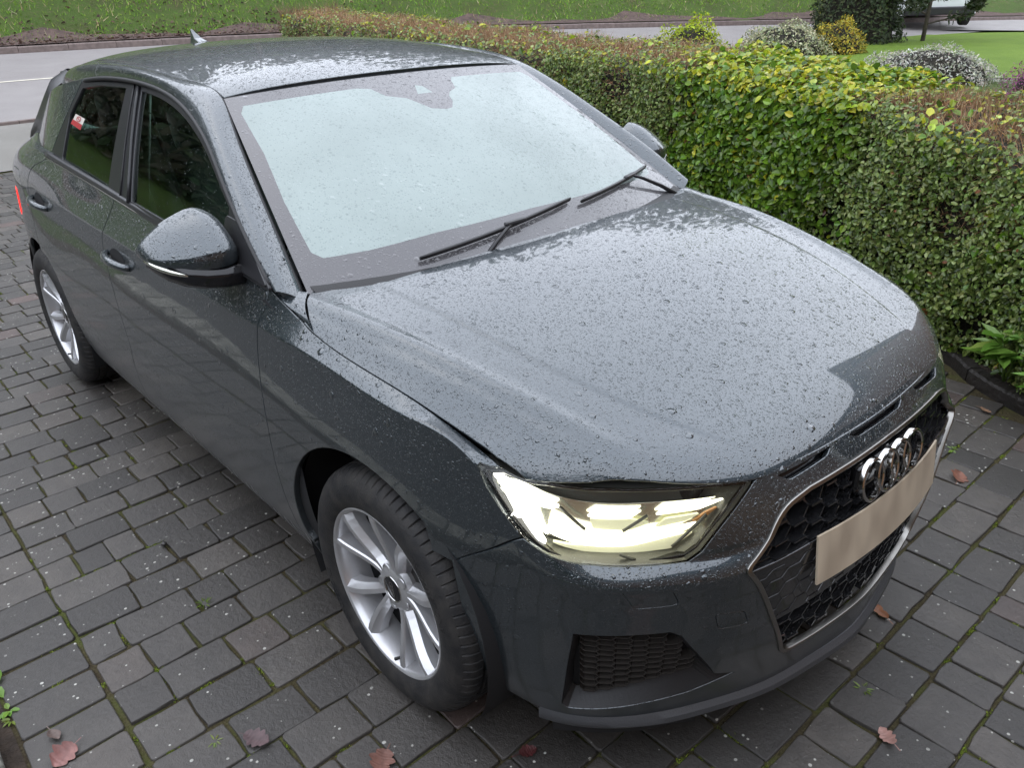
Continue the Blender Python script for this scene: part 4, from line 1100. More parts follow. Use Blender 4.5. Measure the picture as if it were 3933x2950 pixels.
# ---------------------------------------------------------------- front lip and splitter
def lip_sheet(u0, u1, prof, name, mat, n=90, parent=car):
    uu = np.linspace(u0, u1, n); V = []
    base = bandw(uu, np.full(n, .05)); nr = snormal(bandw, uu, np.full(n, .30), REFN); nr[:, 2] = 0; nr /= np.linalg.norm(nr, axis=1)[:, None]
    k = len(prof)
    for i in range(n):
        e = min(1, 6*min(i, n-1-i)/n)
        for o_, z in prof: V.append(base[i]*[1,1,0]+nr[i]*(o_*(.35+.65*e))+[0, 0, z])
    F = [(i*k+j, (i+1)*k+j, (i+1)*k+(j+1) % k, i*k+(j+1) % k) for i in range(n-1) for j in range(k)]+[tuple(range(k)), tuple(range((n-1)*k, n*k))[::-1]]
    mb = MB(); mb.add(V, F); return mb.build(name, mat, parent, auto=35)
lip_sheet(4.232, 2*LB-4.232, [(-.02, .222), (.006, .216), (.016, .204), (.017, .190), (.008, .180), (-.02, .176)], 'front_lip', M['lipgrey'])
lip_sheet(4.262, 4.600, [(-.05, .172), (-.012, .170), (-.010, .150), (-.016, .146), (-.05, .150)], 'air_deflector', M['black'], 40)
lip_sheet(2*LB-4.600, 2*LB-4.262, [(-.05, .172), (-.012, .170), (-.010, .150), (-.016, .146), (-.05, .150)], 'air_deflector', M['black'], 40)
# ---------------------------------------------------------------- wheels
WR, RIM, TW_ = .3145, .2180, .100     # tyre radius, rim radius, half width
def tyre_mesh():
    # (radius, y) with y = 0 at the outer rim face and + towards the car
    prof = [(.2150, .004), (.2225, -.003), (.2340, -.0085), (.2500, -.0115), (.2680, -.0110), (.2830, -.0060), (.2940, .0010), (.3020, .0090), (.3080, .0180),
            (.3110, .0270), (.3128, .0400), (.3128, .0420), (.3062, .0430), (.3062, .0500), (.3138, .0510), (.3145, .0700), (.3145, .0720), (.3070, .0735), (.3070, .0830), (.3145, .0845), (.3145, .1010),
            (.3145, .1030), (.3070, .1045), (.3070, .1140), (.3145, .1155), (.3138, .1350), (.3062, .1360), (.3062, .1430), (.3128, .1440), (.3110, .1590), (.3080, .1680), (.3000, .1790), (.2800, .1920), (.2500, .1960), (.2200, .1860), (.2150, .18)]
    n = 640; k = len(prof); V = np.zeros((n, k, 3)); per = 8
    for i in range(n):
        a = 2*math.pi*i/n; ph = i % per
        for j, (r, y) in enumerate(prof):
            rr = r
            if 7 <= j <= 11 and ph == 0: rr -= .0050           # shoulder slots, outer side
            if 28 <= j <= 31 and ph == 4: rr -= .0050
            if j in (15, 16, 19, 20, 21, 24) and ph == 2: rr -= .0030
            V[i, j] = (rr*math.cos(a), y, rr*math.sin(a))
    I = np.arange(n*k).reshape(n, k); J = np.roll(I, -1, 0)
    F = np.stack([I[:, :-1], J[:, :-1], J[:, 1:], I[:, 1:]], -1).reshape(-1, 4)
    return V.reshape(-1, 3), F[:, ::-1].copy()
def rim_barrel():
    mb = MB()
    mb.lathe([(.2195, .006), (.2190, .000), (.2165, -.0015), (.2120, .0005), (.2085, .0060), (.2060, .0200), (.1990, .060), (.1980, .150), (.2120, .175), (.2180, .180)], 96)
    return mb
def spokes():
    """ten blades in five V-shaped pairs"""
    mb = MB()
    def ydep(r): return .030-.026*sm(.05, .205, r)[()] if hasattr(r, '__len__') else .030-.026*float(sm(.05, .205, r))
    for s in range(5):
        for side, (ah, ar, wh, wr) in enumerate(((-10.5, -17.5, 11.5, 16), (10.5, 18.5, 11.5, 16))):
            base = 72*s+18
            rs = np.linspace(.040, .212, 9); ring = []
            for i, r in enumerate(rs):
                t = i/8; a = R(base+ah+(ar-ah)*t**1.2)
                w = (wh+(wr-wh)*t**1.6)*.001                       # half width of the face
                c = Vector((math.cos(a), 0, math.sin(a))); tg = Vector((-math.sin(a), 0, math.cos(a)))
                y = ydep(r); d = .030+.012*t
                lean = .004*(1 if side else -1)
                ring.append([c*r-tg*w*1.12+Vector((0, y+d, 0)), c*r-tg*w*1.0+Vector((0, y+.004+.012*(side == 0), 0)), c*r-tg*w*(.15 if side == 0 else .80)+Vector((0, y, 0)), c*r+tg*w*(.80 if side == 0 else .15)+Vector((0, y, 0)), c*r+tg*w*1.0+Vector((0, y+.004+.012*(side == 1), 0)), c*r+tg*w*1.12+Vector((0, y+d, 0))])
            V = [p for q in ring for p in q]; F = []
            for i in range(8):
                for j in range(5): F.append((i*6+j, i*6+j+1, (i+1)*6+j+1, (i+1)*6+j))
                F.append((i*6+5, i*6, (i+1)*6, (i+1)*6+5))
            F.append((0, 1, 2, 3, 4, 5)); F.append(tuple(range(48, 54))[::-1]); mb.add(V, F)
    return mb
_tv, _tf = tyre_mesh()
def text_ring(txt, r, a0, size, deep=.0009):
    cu = bpy.data.curves.new('t', 'FONT'); cu.body = txt; cu.size = size; cu.extrude = deep; cu.space_character = 1.1
    o = bpy.data.objects.new('t', cu); COL.objects.link(o); dg = bpy.context.evaluated_depsgraph_get(); me = o.evaluated_get(dg).to_mesh()
    V = np.array([tuple(v.co) for v in me.vertices]); F = [tuple(p.vertices) for p in me.polygons]; o.evaluated_get(dg).to_mesh_clear()
    bpy.data.objects.remove(o); bpy.data.curves.remove(cu)
    a = a0-V[:, 0]/r; rr = r+V[:, 1]
    yt_ = np.interp(rr, [.234, .250, .268, .283], [-.0085, -.0115, -.0110, -.0060])-V[:, 2]
    return np.stack([rr*np.cos(a), yt_, rr*np.sin(a)], 1), F
def make_wheel(cx, side, rot, ry):
    w = bpy.data.objects.new('wheel', None); link(w, car)
    w.matrix_world = Matrix.Translation((cx, side*ry, .3135)) @ (Matrix.Rotation(math.pi, 4, 'Z') if side > 0 else Matrix.Identity(4)) @ Matrix.Rotation(rot, 4, 'Y')
    t = mesh('tyre', _tv, _tf, M['tyre'], w); t.data.set_sharp_from_angle(angle=R(32))
    for a0 in (2.35, 2.35+math.pi):
        v, f = text_ring('BRIDGESTONE', .246, a0, .024); mb = MB(); mb.add(v, f); q = mb.build('tyre_lettering', M['tyre'], t); q['kind'] = 'stuff'
    rb = rim_barrel().build('rim', M['alloy'], w, auto=40)
    sp = spokes().build('spokes', M['alloy'], w)
    mb = MB(); mb.lathe([(.0, .060), (.060, .060), (.066, .048), (.062, .034), (.050, .027), (.0345, .0262), (.0335, .031), (.0, .031)], 60); mb.build('hub', M['alloy'], w, auto=40)
    mb = MB(); mb.lathe([(.0, .0245), (.0290, .0245), (.0315, .0262), (.0318, .031)], 48); cp_ = mb.build('centre_cap', M['gloss'], w, smooth=True)
    mb = MB(); mb.lathe([(.0318, .0285), (.0322, .0245), (.0345, .0240), (.0350, .0285)], 48); mb.build('cap_ring', M['chrome'], cp_, smooth=True)
    mb = MB()
    for k in range(4):
        c = (-.0135+.009*k, .0240, 0); V = []; F = []; n = 20
        for i in range(n):
            a = 2*math.pi*i/n
            for r_ in (.0058, .0070): V.append((c[0]+r_*math.cos(a), c[1]-.0004, r_*math.sin(a)))
        F = [(i*2, i*2+1, ((i+1) % n)*2+1, ((i+1) % n)*2) for i in range(n)]; mb.add(V, F)
    mb.build('cap_emblem', M['chrome'], cp_)
    for k in range(5):
        a = R(72*k+54); c = (.050*math.cos(a), 0, .050*math.sin(a))
        mb = MB(); mb.lathe([(.0, .0300), (.0070, .0300), (.0085, .0310), (.0088, .040)], 10, c=c); mb.build('wheel_bolt', M['disc'], w, auto=40)
        mb = MB(); mb.lathe([(.0095, .034), (.0130, .0262), (.0150, .0300)], 20, c=c); mb.build('bolt_seat', M['alloy'], w, smooth=True)
    mb = MB(); mb.lathe([(.0, .085), (.128, .085), (.130, .088), (.130, .100), (.0, .100)], 64); mb.build('brake_disc', M['disc'], w, auto=40)
    mb = MB(); mb.lathe([(.196, .075), (.1985, .11), (.0, .112)], 48); mb.build('wheel_shadow_plate', M['liner'], w, smooth=True)  # dark plate added so the spoke openings look shaded
    mb = MB(); mb.tube([(.196, .022, .0), (.188, .014, 0), (.182, -.006, 0)], [.0045, .0035, .0045], 8); mb.build('tyre_valve', M['black'], w, smooth=True)
    return w
make_wheel(0, -1, R(90-8), .7874); make_wheel(-2.563, -1, R(90+6), .8000)
make_wheel(0, 1, R(20), .7874); make_wheel(-2.563, 1, R(50), .8000)
# wheel arch liners, floor and dark inner body
for cx, y1 in ((-.010, .775), (-2.565, .785)):
    for s_ in (-1, 1):
        n = 30; V = []; F = []
        for i in range(n+1):
            a = R(-25+230*i/n)
            for y in (y1, .48): V.append((cx+.372*math.cos(a), s_*y, .325+.372*math.sin(a)))
        F = [(2*i, 2*i+1, 2*i+3, 2*i+2) for i in range(n)]
        V += [(cx, s_*.48, .325)]+[(cx+.372*math.cos(R(-25+230*i/n)), s_*.48, .325+.372*math.sin(R(-25+230*i/n))) for i in range(n+1)]
        b = 2*(n+1); F += [(b, b+1+i, b+2+i) for i in range(n)]
        mesh('arch_liner', V, F, M['liner'], car)
mb = MB(); mb.box((-1.28, 0, .24), (1.86, 1.44, .10)); mb.box((.32, 0, .24), (.60, .90, .10)); mb.box((-1.28, 0, .235), (3.6, .90, .09)); mb.build('underfloor', M['liner'], car)
for s_ in (-1, 1):
    mb = MB(); mb.box((-1.29, s_*.722, .57), (1.80, .02, .72)); mb.build('door_core', M['liner'], car)
mb = MB(); mb.box((.20, 0, .55), (.80, .90, .40)); mb.box((-.14, 0, .70), (.30, 1.34, .38)); mb.build('engine_bay', M['liner'], car)
V_, F_, N_ = piece(bonnet, inset(np.array(bon_out), .012), step=.05, ref=UPC, gap=0, flange=0, offset=-.022); panel('bonnet_underside', [(V_, F_, N_)], M['liner'], bonnet_o)
# added dark sheet that stands for the shade in the side shut lines
for a, b, v0, v1 in ((3.30, 3.48, .05, .80), (2.15, 2.42, .05, .82), (1.26, 1.75, .50, .82), (3.46, 4.12, .55, .785)):
    q = panel('shut_line_backing', [piece(band, [(a, v0), (b, v0), (b, v1), (a, v1)], step=.05, gap=0, flange=0, offset=-.016)], M['liner'], car); mirrored(q)
# ---------------------------------------------------------------- door mirrors
def door_mirror():
    h = bpy.data.objects.new('door_mirror', None); link(h, car)
    # sections along y: (y, x_back, x_front, z_low, z_top)
    K = [(-.752,-.655,-.560,1.006,1.070),(-.762,-.658,-.535,1.003,1.097),(-.785,-.662,-.517,1.001,1.115),(-.812,-.668,-.512,1.000,1.1215),(-.842,-.673,-.520,1.000,1.114),(-.872,-.678,-.535,1.001,1.102),(-.900,-.682,-.557,1.004,1.086),(-.924,-.686,-.585,1.009,1.069),(-.940,-.689,-.618,1.016,1.054),(-.947,-.690,-.655,1.024,1.043)]
    kf = nspline(np.arange(len(K)), np.array(K)); S = [tuple(q) for q in kf(np.linspace(0, len(K)-1, 37))]
    SEC = [(.0, .06), (.5, .0), (.92, .0), (.985, .03), (1.0, .10), (1.0, .22), (1.0, .33), (.985, .375), (.88, .50), (.72, .67), (.54, .82), (.36, .93), (.18, .99), (.06, 1.0), (.0, .94), (.0, .5)]
    n = len(SEC); V = []; F = []
    for y, xb, xf, z0, z1 in S:
        for px, pz in SEC: V.append((xb+(xf-xb)*px, y, z0+(z1-z0)*pz))
    m = len(S)
    for i in range(m-1):
        for k in range(n): F.append((i*n+k, i*n+(k+1) % n, (i+1)*n+(k+1) % n, (i+1)*n+k))
    F.append(tuple(range(n))); F.append(tuple(range((m-1)*n, m*n))[::-1])
    mb = MB(); mb.add(V, F); o = mb.build('mirror_cap', M['paint'], h, auto=34)
    # black lower shell with arm
    T = [(-0.6927, -0.6387, -0.5251, 0.925, 0.9851), (-0.7258, -0.6464, -0.5207, 0.9328, 0.9918), (-0.7644, -0.653, -0.5097, 0.9383, 0.9984), (-0.8104, -0.6596, -0.5053, 0.9427, 1.0006), (-0.8511, -0.6663, -0.5141, 0.9493, 1.005), (-0.8879, -0.6751, -0.5361, 0.9603, 1.0116), (-0.9164, -0.6817, -0.5714, 0.9758, 1.023), (-0.9344, -0.6861, -0.6111, 0.9934, 1.034)]
    V = []; F = []
    for y, xb, xf, z0, z1 in T:
        for px, pz in ((0, 0), (.75, 0), (.97, .22), (1, .7), (.93, 1), (0, 1)): V.append((xb+(xf-xb)*px, y, z0+(z1-z0)*pz))
    k_ = 6; m = len(T)
    for i in range(m-1):
        for j in range(k_): F.append((i*k_+j, i*k_+(j+1) % k_, (i+1)*k_+(j+1) % k_, (i+1)*k_+j))
    F.append(tuple(range(k_))); F.append(tuple(range((m-1)*k_, m*k_))[::-1])
    mb = MB(); mb.add(V, F); bevel(mb.build('mirror_base', M['gloss'], h, auto=40), .004, 2)
    # indicator strip wrapping the outer lower edge
    P = [(-0.5714, -0.9123, 1.002), (-0.5913, -0.9262, 1.008), (-0.6177, -0.9376, 1.015), (-0.6464, -0.945, 1.021)]
    mb = MB(); mb.tube([(-0.5406, -0.8871, 0.9941), (-0.5582, -0.9018, 0.9985)]+P, [.004, .006, .007, .007, .006, .004], 8); mb.build('side_indicator', M['reflector'], h, smooth=True)
    # mirror glass at the back
    mb = MB(); V = [(-0.6905, -0.7754, 0.9974), (-0.6905, -0.9246, 1.013), (-0.6905, -0.9246, 1.064), (-0.6905, -0.8349, 1.108), (-0.6905, -0.7809, 1.094)]; mb.add(V, [tuple(range(5))]); mb.build('mirror_glass', M['chrome'], h)
    # triangular sail panel on the door
    sp = [(-.385, .975), (-.640, .985), (-.655, 1.085), (-.560, 1.080), (-.47, 1.025)]
    panel('mirror_sail', [piece(ghouse, round_poly(sp, .01), offset=.004, step=.02, gap=0, flange=.006, ref=ref_s)], M['trim'], h)
    return h
mr_ = door_mirror()
ml_ = bpy.data.objects.new('door_mirror', None); link(ml_, car)
for ch in list(mr_.children):
    c = mirrored(ch); c.parent = ml_
# ---------------------------------------------------------------- door handles
def handle(u0, u1, v, door, sgn=1):
    n = 13; uu = np.linspace(u0, u1, n); P = band(uu, np.full(n, v)+np.linspace(.004, -.004, n)); nr = snormal(band, uu, np.full(n, v), CORE)
    h = []; rad = []
    for i in range(n):
        t = i/(n-1); lift = .030*math.sin(math.pi*min(1, max(0, t*1.0)))**.55 if 0 < t < 1 else 0
        h.append(tuple(P[i]+nr[i]*(lift-.002))); rad.append(.0105+.0035*math.sin(math.pi*t))
    mb = MB(); mb.tube(h, rad, 14, flat=1.0); o = mb.build('door_handle', M['chrome_paint'], door, smooth=True)
    # recess behind
    c = [(u0+(u1-u0)*(.5+.32*math.cos(a)), v+.006+.030*math.sin(a)) for a in np.linspace(0, 2*math.pi, 24, endpoint=False)]
    q = panel('handle_recess', [piece(band, c, step=.01, gap=0, flange=0, offset=.0008)], M['liner'], door)
    return o, q
M['chrome_paint'] = M['paint']
for (u0, u1, v), dr, dl in (((2.270, 2.480, .630), front_door, fdl), ((1.375, 1.590, .648), rear_door, rdl)):
    for q in handle(u0, u1, v, dr):
        c = mirrored(q); c.parent = dl
# fuel flap
fl_ = round_poly([(1.02,.735),(1.22,.735),(1.22,.615),(1.02,.615)], .03)
# ---------------------------------------------------------------- wipers
def on_ws(a, b, off=.018):
    a = np.array([a]); b = np.array([b]); return (wscreen(a, b)+snormal(wscreen, a, b, UPC)*off)[0]
def wiper(A, B, mount, mid):
    h = bpy.data.objects.new('wiper', None); link(h, car)
    pts = [on_ws(A[0]+(B[0]-A[0])*t, A[1]+(B[1]-A[1])*t, .010) for t in np.linspace(0, 1, 14)]
    mb = MB(); mb.tube([tuple(p) for p in pts], .0045, 6); mb.build('wiper_rubber', M['black'], h, smooth=True)
    pts2 = [on_ws(A[0]+(B[0]-A[0])*t, A[1]+(B[1]-A[1])*t, .015) for t in np.linspace(0, 1, 14)]
    mb = MB(); mb.tube([tuple(p) for p in pts2], [.003]+[.0058]*12+[.003], 8); mb.build('wiper_blade', M['trim'], h, smooth=True)
    m0 = on_ws(*mid, .020); e = Vector(mount); 
    mb = MB(); mb.box(tuple(m0), (.075, .018, .012), Matrix.Rotation(math.atan2(pts[-1][1]-pts[0][1], pts[-1][0]-pts[0][0]), 3, 'Z')); bevel(mb.build('wiper_clip', M['trim'], h), .006, 2)
    ip = [e, e.lerp(Vector(m0), .35)+Vector((0, 0, .008)), e.lerp(Vector(m0), .75)+Vector((0, 0, .008)), Vector(m0)+Vector((0, 0, .003))]
    mb = MB(); mb.tube(ip, [.008, .006, .005, .004], 8); mb.build('wiper_arm', M['trim'], h, smooth=True)
wiper((-.60,.060), (.19,.150), (-.225, -.24, .955), (-.16,.112))
wiper((.24,.128), (.88,.170), (-.300, .640, .945), (.66,.155))
# cowl below the screen
mb = MB(); V = []; nn = 20
for i in range(nn+1):
    a = -.98+1.96*i/nn; p = wscreen(a, .03)[0]; V += [tuple(p), (p[0]+.10, p[1]*1.0, p[2]-.035), (p[0]+.12, p[1], p[2]-.10)]
mb.add(V, [(3*i+j, 3*i+j+1, 3*i+4+j, 3*i+3+j) for i in range(nn) for j in (0, 1)]); mb.build('scuttle_panel', M['black'], car, smooth=True)
# ---------------------------------------------------------------- shark-fin aerial
mb = MB(); V = []; F = []
zr = lambda x: float(roof(x, 0)[0][2])
prof = [(-2.300, .0), (-2.345, .006), (-2.395, .022), (-2.430, .046), (-2.448, .062), (-2.456, .060), (-2.450, .030), (-2.452, .0)]
for x, h_ in prof:
    w = .022*(1-h_/.075)*(1 if x > -2.44 else .8)
    for s_ in (-1, 1): V.append((x, s_*w, zr(x)+h_-.001))
m = len(prof); F = [(2*i, 2*i+2, 2*i+3, 2*i+1) for i in range(m-1)]
side = [tuple(2*i for i in range(m)), tuple(2*i+1 for i in range(m))[::-1]]
mb.add(V, F+side+[(0, 1, 2*m-1, 2*m-2)]); bevel(mb.build('roof_aerial', M['paint'], car), .003, 2)
# ---------------------------------------------------------------- cabin
M['pale_trim'] = simple('pale_pillar_trim', (.42, .43, .41), .7)
cab = bpy.data.objects.new('cabin', None); link(cab, car)
mb = MB(); V = []
prof = [(-.30, .93), (-.52, .965), (-.62, .955), (-.70, .90), (-.70, .60), (-.35, .5)]
mb.add([(x, y, z) for y in (-.66, .66) for x, z in prof], [tuple(range(6)), tuple(range(6, 12))[::-1]]+[(i, (i+1) % 6, 6+(i+1) % 6, 6+i) for i in range(6)])
bevel(mb.build('dashboard', M['dash'], cab), .02, 3)
def seat(x, y, w=.50):
    s = bpy.data.objects.new('seat', None); link(s, cab)
    def pad(name, c, d, ry):
        mb = MB(); mb.box(c, d, Matrix.Rotation(R(ry), 3, 'Y')); bevel(mb.build(name, M['seat'], s, smooth=True), .05, 4)
    pad('seat_cushion', (x, y, .50), (.52, w, .16), -8); pad('seat_back', (x-.30, y, .82), (.14, w, .62), -20)
    pad('headrest', (x-.42, y, 1.18), (.09, .26, .17), -14)
for y in (-.37, .37): seat(-1.12, y)
for y in (-.36, .36): seat(-1.92, y, .62)
mb = MB(); V = []; F = []; n = 40; ctr = Vector((-.78, -.36, .90)); ax = Matrix.Rotation(R(-65), 3, 'Y')
ring = [ctr+ax@Vector((.185*math.cos(2*math.pi*i/n), .185*math.sin(2*math.pi*i/n), 0)) for i in range(n+1)]
mb.tube(ring, .014, 8, cap=False); mb.tube([ctr+ax@Vector((0, -.18, 0)), ctr, ctr+ax@Vector((0, .18, 0))], .018, 8); mb.tube([ctr, ctr+ax@Vector((-.18, 0, 0))], .016, 8)
mb.build('steering_wheel', M['trim'], cab, smooth=True)
for s_ in (-1, 1):
    mb = MB(); mb.add([(-1.46, s_*.700, .95), (-1.34, s_*.700, .95), (-1.42, s_*.575, 1.33), (-1.52, s_*.575, 1.33)], [(0, 1, 2, 3)]); mb.build('pillar_trim', M['pale_trim'], cab)
    mb = MB(); mb.add([(-1.43, s_*.60, 1.26), (-1.39, s_*.60, 1.26), (-1.33, s_*.52, .60), (-1.38, s_*.52, .60)], [(0, 1, 2, 3)]); mb.build('seat_belt', M['dash'], cab)
mb = MB(); mb.box((-1.6, 0, .34), (2.3, 1.36, .06)); mb.build('cabin_floor', M['inner'], cab)
V_, F_, N_ = piece(roof, inset(np.array(roof_out), .03), step=.08, ref=UPC, gap=0, flange=0, offset=-.03); panel('headlining', [(V_, F_, N_)], M['pale_trim'], cab)
# belt webbing of the driver's seat
mb = MB(); mb.add([(-1.40,-.66,1.22),(-1.37,-.66,1.22),(-1.28,-.55,.60),(-1.31,-.55,.60)], [(0,1,2,3)]); 
# ---------------------------------------------------------------- leaves
def leafmat(name, rough=.38, spec=.5, trans=.15):
    m, nt, b = newmat(name); at = nt.nodes.new('ShaderNodeAttribute'); at.attribute_name = 'leaf'; L_(nt, at.outputs['Color'], b.inputs['Base Color'])
    setp(b, Roughness=rough, Specular_IOR_Level=spec)
    out = nt.nodes['Material Output']; tl = nt.nodes.new('ShaderNodeBsdfTranslucent'); L_(nt, at.outputs['Color'], tl.inputs[0])
    mx = nt.nodes.new('ShaderNodeMixShader'); mx.inputs[0].default_value = trans; L_(nt, b.outputs[0], mx.inputs[1]); L_(nt, tl.outputs[0], mx.inputs[2]); L_(nt, mx.outputs[0], out.inputs[0]); return m
M['leaf'] = leafmat('glossy_wet_leaf', .28, .55, .34); M['twig'] = leafmat('brown_twig', .8, .2, .0); M['dull_leaf'] = leafmat('dull_leaf', .55, .35, .2)
def unit(a): return a/(np.linalg.norm(a, axis=1)[:, None]+1e-9)
def leaf_geo(P, D, Nn, size, asp=.55, fold=.22, curl=.15):
    """P base points, D growth directions, Nn face normals, size lengths -> V (n*6), F quads"""
    n = len(P); D = unit(D); S = unit(np.cross(D, Nn)); U = np.cross(S, D); s = np.asarray(size)[:, None]; a = asp*s/2
    z = lambda t, k: D*(s*t)+U*(s*k)
    V = np.stack([P, P+z(.30, 0)+S*a*.92+U*a*fold, P+z(.68, -curl*.4)+S*a*.80+U*a*fold, P+z(1.0, -curl), P+z(.68, -curl*.4)-S*a*.80+U*a*fold, P+z(.30, 0)-S*a*.92+U*a*fold], 1).reshape(-1, 3)
    i = np.arange(n)[:, None]*6; F = np.concatenate([i+[0, 1, 2, 3], i+[0, 3, 4, 5]])
    return V, F
def twig_geo(P, D, L, w):
    n = len(P); D = unit(D); a = RNG.normal(size=(n, 3)); S = unit(np.cross(D, a)); T = unit(np.cross(D, S)); L = np.asarray(L)[:, None]; w = np.asarray(w)[:, None]
    V = np.stack([P+S*w, P-S*.5*w+T*.87*w, P-S*.5*w-T*.87*w, P+D*L], 1).reshape(-1, 3); i = np.arange(n)[:, None]*4
    return V, np.concatenate([i+[0, 1, 3], i+[1, 2, 3], i+[2, 0, 3]])
def foliage(name, V, F, col, per, mat, parent=None, stuff=True):
    o = mesh(name, V, F, mat, parent, smooth=False); c = o.data.color_attributes.new('leaf', 'FLOAT_COLOR', 'POINT')
    C = np.repeat(np.column_stack([col, np.ones(len(col))]), per, axis=0); c.data.foreach_set('color', C.ravel().astype(np.float32))
    if stuff: o['kind'] = 'stuff'
    return o
def pick(pal, n, var=.18):
    pal = np.array(pal); c = pal[RNG.integers(len(pal), size=n)]; return np.clip(c*(1+RNG.normal(0, var, (n, 1)))*(1+RNG.normal(0, .06, (n, 3))), .004, .9)
# ---------------------------------------------------------------- the clipped hedge
hedge = empty('clipped_hedge', (-2.0, 2.9, 0), 'long clipped evergreen hedge with brown twiggy top along the right of the drive', 'hedge')
HF = np.array([(1.75,1.50),(1.2,1.66),(.85,1.78),(.55,1.90),(.25,2.08),(-.3,2.22),(-1.85,2.50),(-5.4,3.13),(-8.9,3.75)])
_hs = np.concatenate([[0], np.cumsum(np.linalg.norm(np.diff(HF, axis=0), axis=1))]); hfront = nspline(_hs, HF); HLn = _hs[-1]
HZ = lambda x: np.interp(x, [-8.9,-5.4,-1.85,-.45,0,.3,.9,1.75], [1.36,1.25,1.165,1.06,.97,.895,.82,.78])
HD = .80
def hpoint(s, face, a):
    """face 0: front (a = height share), 1: top (a = depth share), 2: back; 3 near end"""
    P = hfront(s); T = hfront(np.clip(s+.02, 0, HLn))-hfront(np.clip(s-.02, 0, HLn)); T = T/np.linalg.norm(T, axis=1)[:, None]
    Nf = np.stack([-T[:, 1], T[:, 0]], 1); Nf *= np.where(Nf[:, 1] > 0, -1, 1)[:, None]      # outwards = towards the drive
    h = HZ(P[:, 0]); r = .10
    lump = .045*np.sin(s*5.1+1)*np.sin(s*2.3)+.03*np.sin(s*11+a*5)
    X = np.zeros((len(s), 3)); Nn = np.zeros((len(s), 3))
    f = face == 0; z = h*a; rnd = np.clip((a*h-(h-r))/r, 0, 1); ins = r*(1-np.sqrt(np.clip(1-rnd**2, 0, 1)))
    X[f, :2] = (P-Nf*(ins-lump*.6+.05*np.sin(np.pi*a)*-1)[:, None])[f]; X[f, 2] = z[f]; Nn[f, :2] = Nf[f]; Nn[f, 2] = rnd[f]*1.2
    t = face == 1; X[t, :2] = (P-Nf*(r+a*(HD-r))[:, None])[t]; X[t, 2] = (h+lump*.5)[t]; Nn[t, 2] = 1; Nn[t, :2] = .1*Nf[t]
    k = face == 2; X[k, :2] = (P-Nf*HD)[k]; X[k, 2] = z[k]; Nn[k, :2] = -Nf[k]
    return X, unit(Nn), P
# solid dark core
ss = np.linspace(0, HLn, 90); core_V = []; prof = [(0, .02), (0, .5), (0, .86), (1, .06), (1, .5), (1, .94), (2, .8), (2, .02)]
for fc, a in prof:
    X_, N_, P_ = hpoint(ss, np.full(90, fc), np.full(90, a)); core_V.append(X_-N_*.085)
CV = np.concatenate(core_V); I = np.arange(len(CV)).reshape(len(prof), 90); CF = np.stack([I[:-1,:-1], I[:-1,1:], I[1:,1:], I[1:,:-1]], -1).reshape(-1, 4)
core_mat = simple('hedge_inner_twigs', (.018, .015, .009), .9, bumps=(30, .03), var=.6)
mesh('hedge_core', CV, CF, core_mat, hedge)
def zone(x, z_rel, s):
    """share of large glossy leaves (0..1)"""
    w = .10*np.sin(s*3.3)+.12*np.sin(z_rel*6)
    return sm(-1.95, -1.65, x+w)*(1-sm(-.72, -.35, x+w+.25*(1-z_rel)))
def hedge_leaves(n, s0, s1, faces, size_k=1.0):
    s = RNG.uniform(s0, s1, n); face = RNG.choice([0, 1], size=n, p=faces); a = np.where(face == 0, RNG.uniform(.02, 1, n), RNG.uniform(0, 1, n)**.8)
    X, Nn, P = hpoint(s, face, a); zr = np.where(face == 0, a, 1.0); big = RNG.random(n) < zone(P[:, 0], zr, s)*.92
    stray = (RNG.random(n) < .05*(np.sin(s*7)*np.sin(a*9+s*3) > .3)); big |= stray
    # bare brown patches on the top away from the big-leaf zone
    cl = np.sin(s*4.1+np.sin(a*5))*np.sin(a*7+s*1.7)
    keep = np.where(face == 1, big | (RNG.random(n) < .10+.22*(cl > .25)), True)
    holes = (np.sin(s*6.3+a*4)*np.sin(a*8.5-s*2.1) > .72) & (face == 0) & ~big; keep &= ~(holes & (RNG.random(n) < .8))
    X, Nn, P, a, face, big, s = X[keep], Nn[keep], P[keep], a[keep], face[keep], big[keep], s[keep]; n = len(X)
    dep = RNG.exponential(.030, n)-.012; X = X-Nn*dep[:, None]+RNG.normal(0, .010, (n, 3))
    nr = unit(Nn+RNG.normal(0, .55, (n, 3))+[0, 0, .45]); D = unit(RNG.normal(0, 1, (n, 3))+Nn*.5+[0, 0, .15]); D = unit(D-nr*(D*nr).sum(1)[:, None])
    sz = np.where(big, RNG.uniform(.030, .052, n), RNG.uniform(.014, .030, n))*size_k
    small = pick([(.115,.175,.034),(.17,.235,.050),(.22,.29,.075),(.075,.115,.026),(.28,.34,.11)], n); bigc = pick([(.105,.205,.018),(.14,.25,.022),(.19,.31,.030),(.07,.135,.016)], n)
    yel = pick([(.40,.44,.03),(.52,.50,.04),(.31,.41,.03)], n)
    col = np.where(big[:, None], bigc, small); top = (face == 1) | (a > .93)
    y = big & (RNG.random(n) < np.where(top, .62, .07)); col = np.where(y[:, None], yel, col); red = RNG.random(n) < .006; col[red] = (.20, .08, .03)
    y2 = ~big & top & (RNG.random(n) < .22); col = np.where(y2[:, None], yel*.8, col)
    return X, D, nr, sz, col, big
parts = [hedge_leaves(86000, .3, 5.0, [.70, .30]), hedge_leaves(26000, 5.0, HLn, [.60, .40], 1.35)]
X_ = np.concatenate([p[0] for p in parts]); D_ = np.concatenate([p[1] for p in parts]); R_ = np.concatenate([p[2] for p in parts]); Z_ = np.concatenate([p[3] for p in parts]); C_ = np.concatenate([p[4] for p in parts])
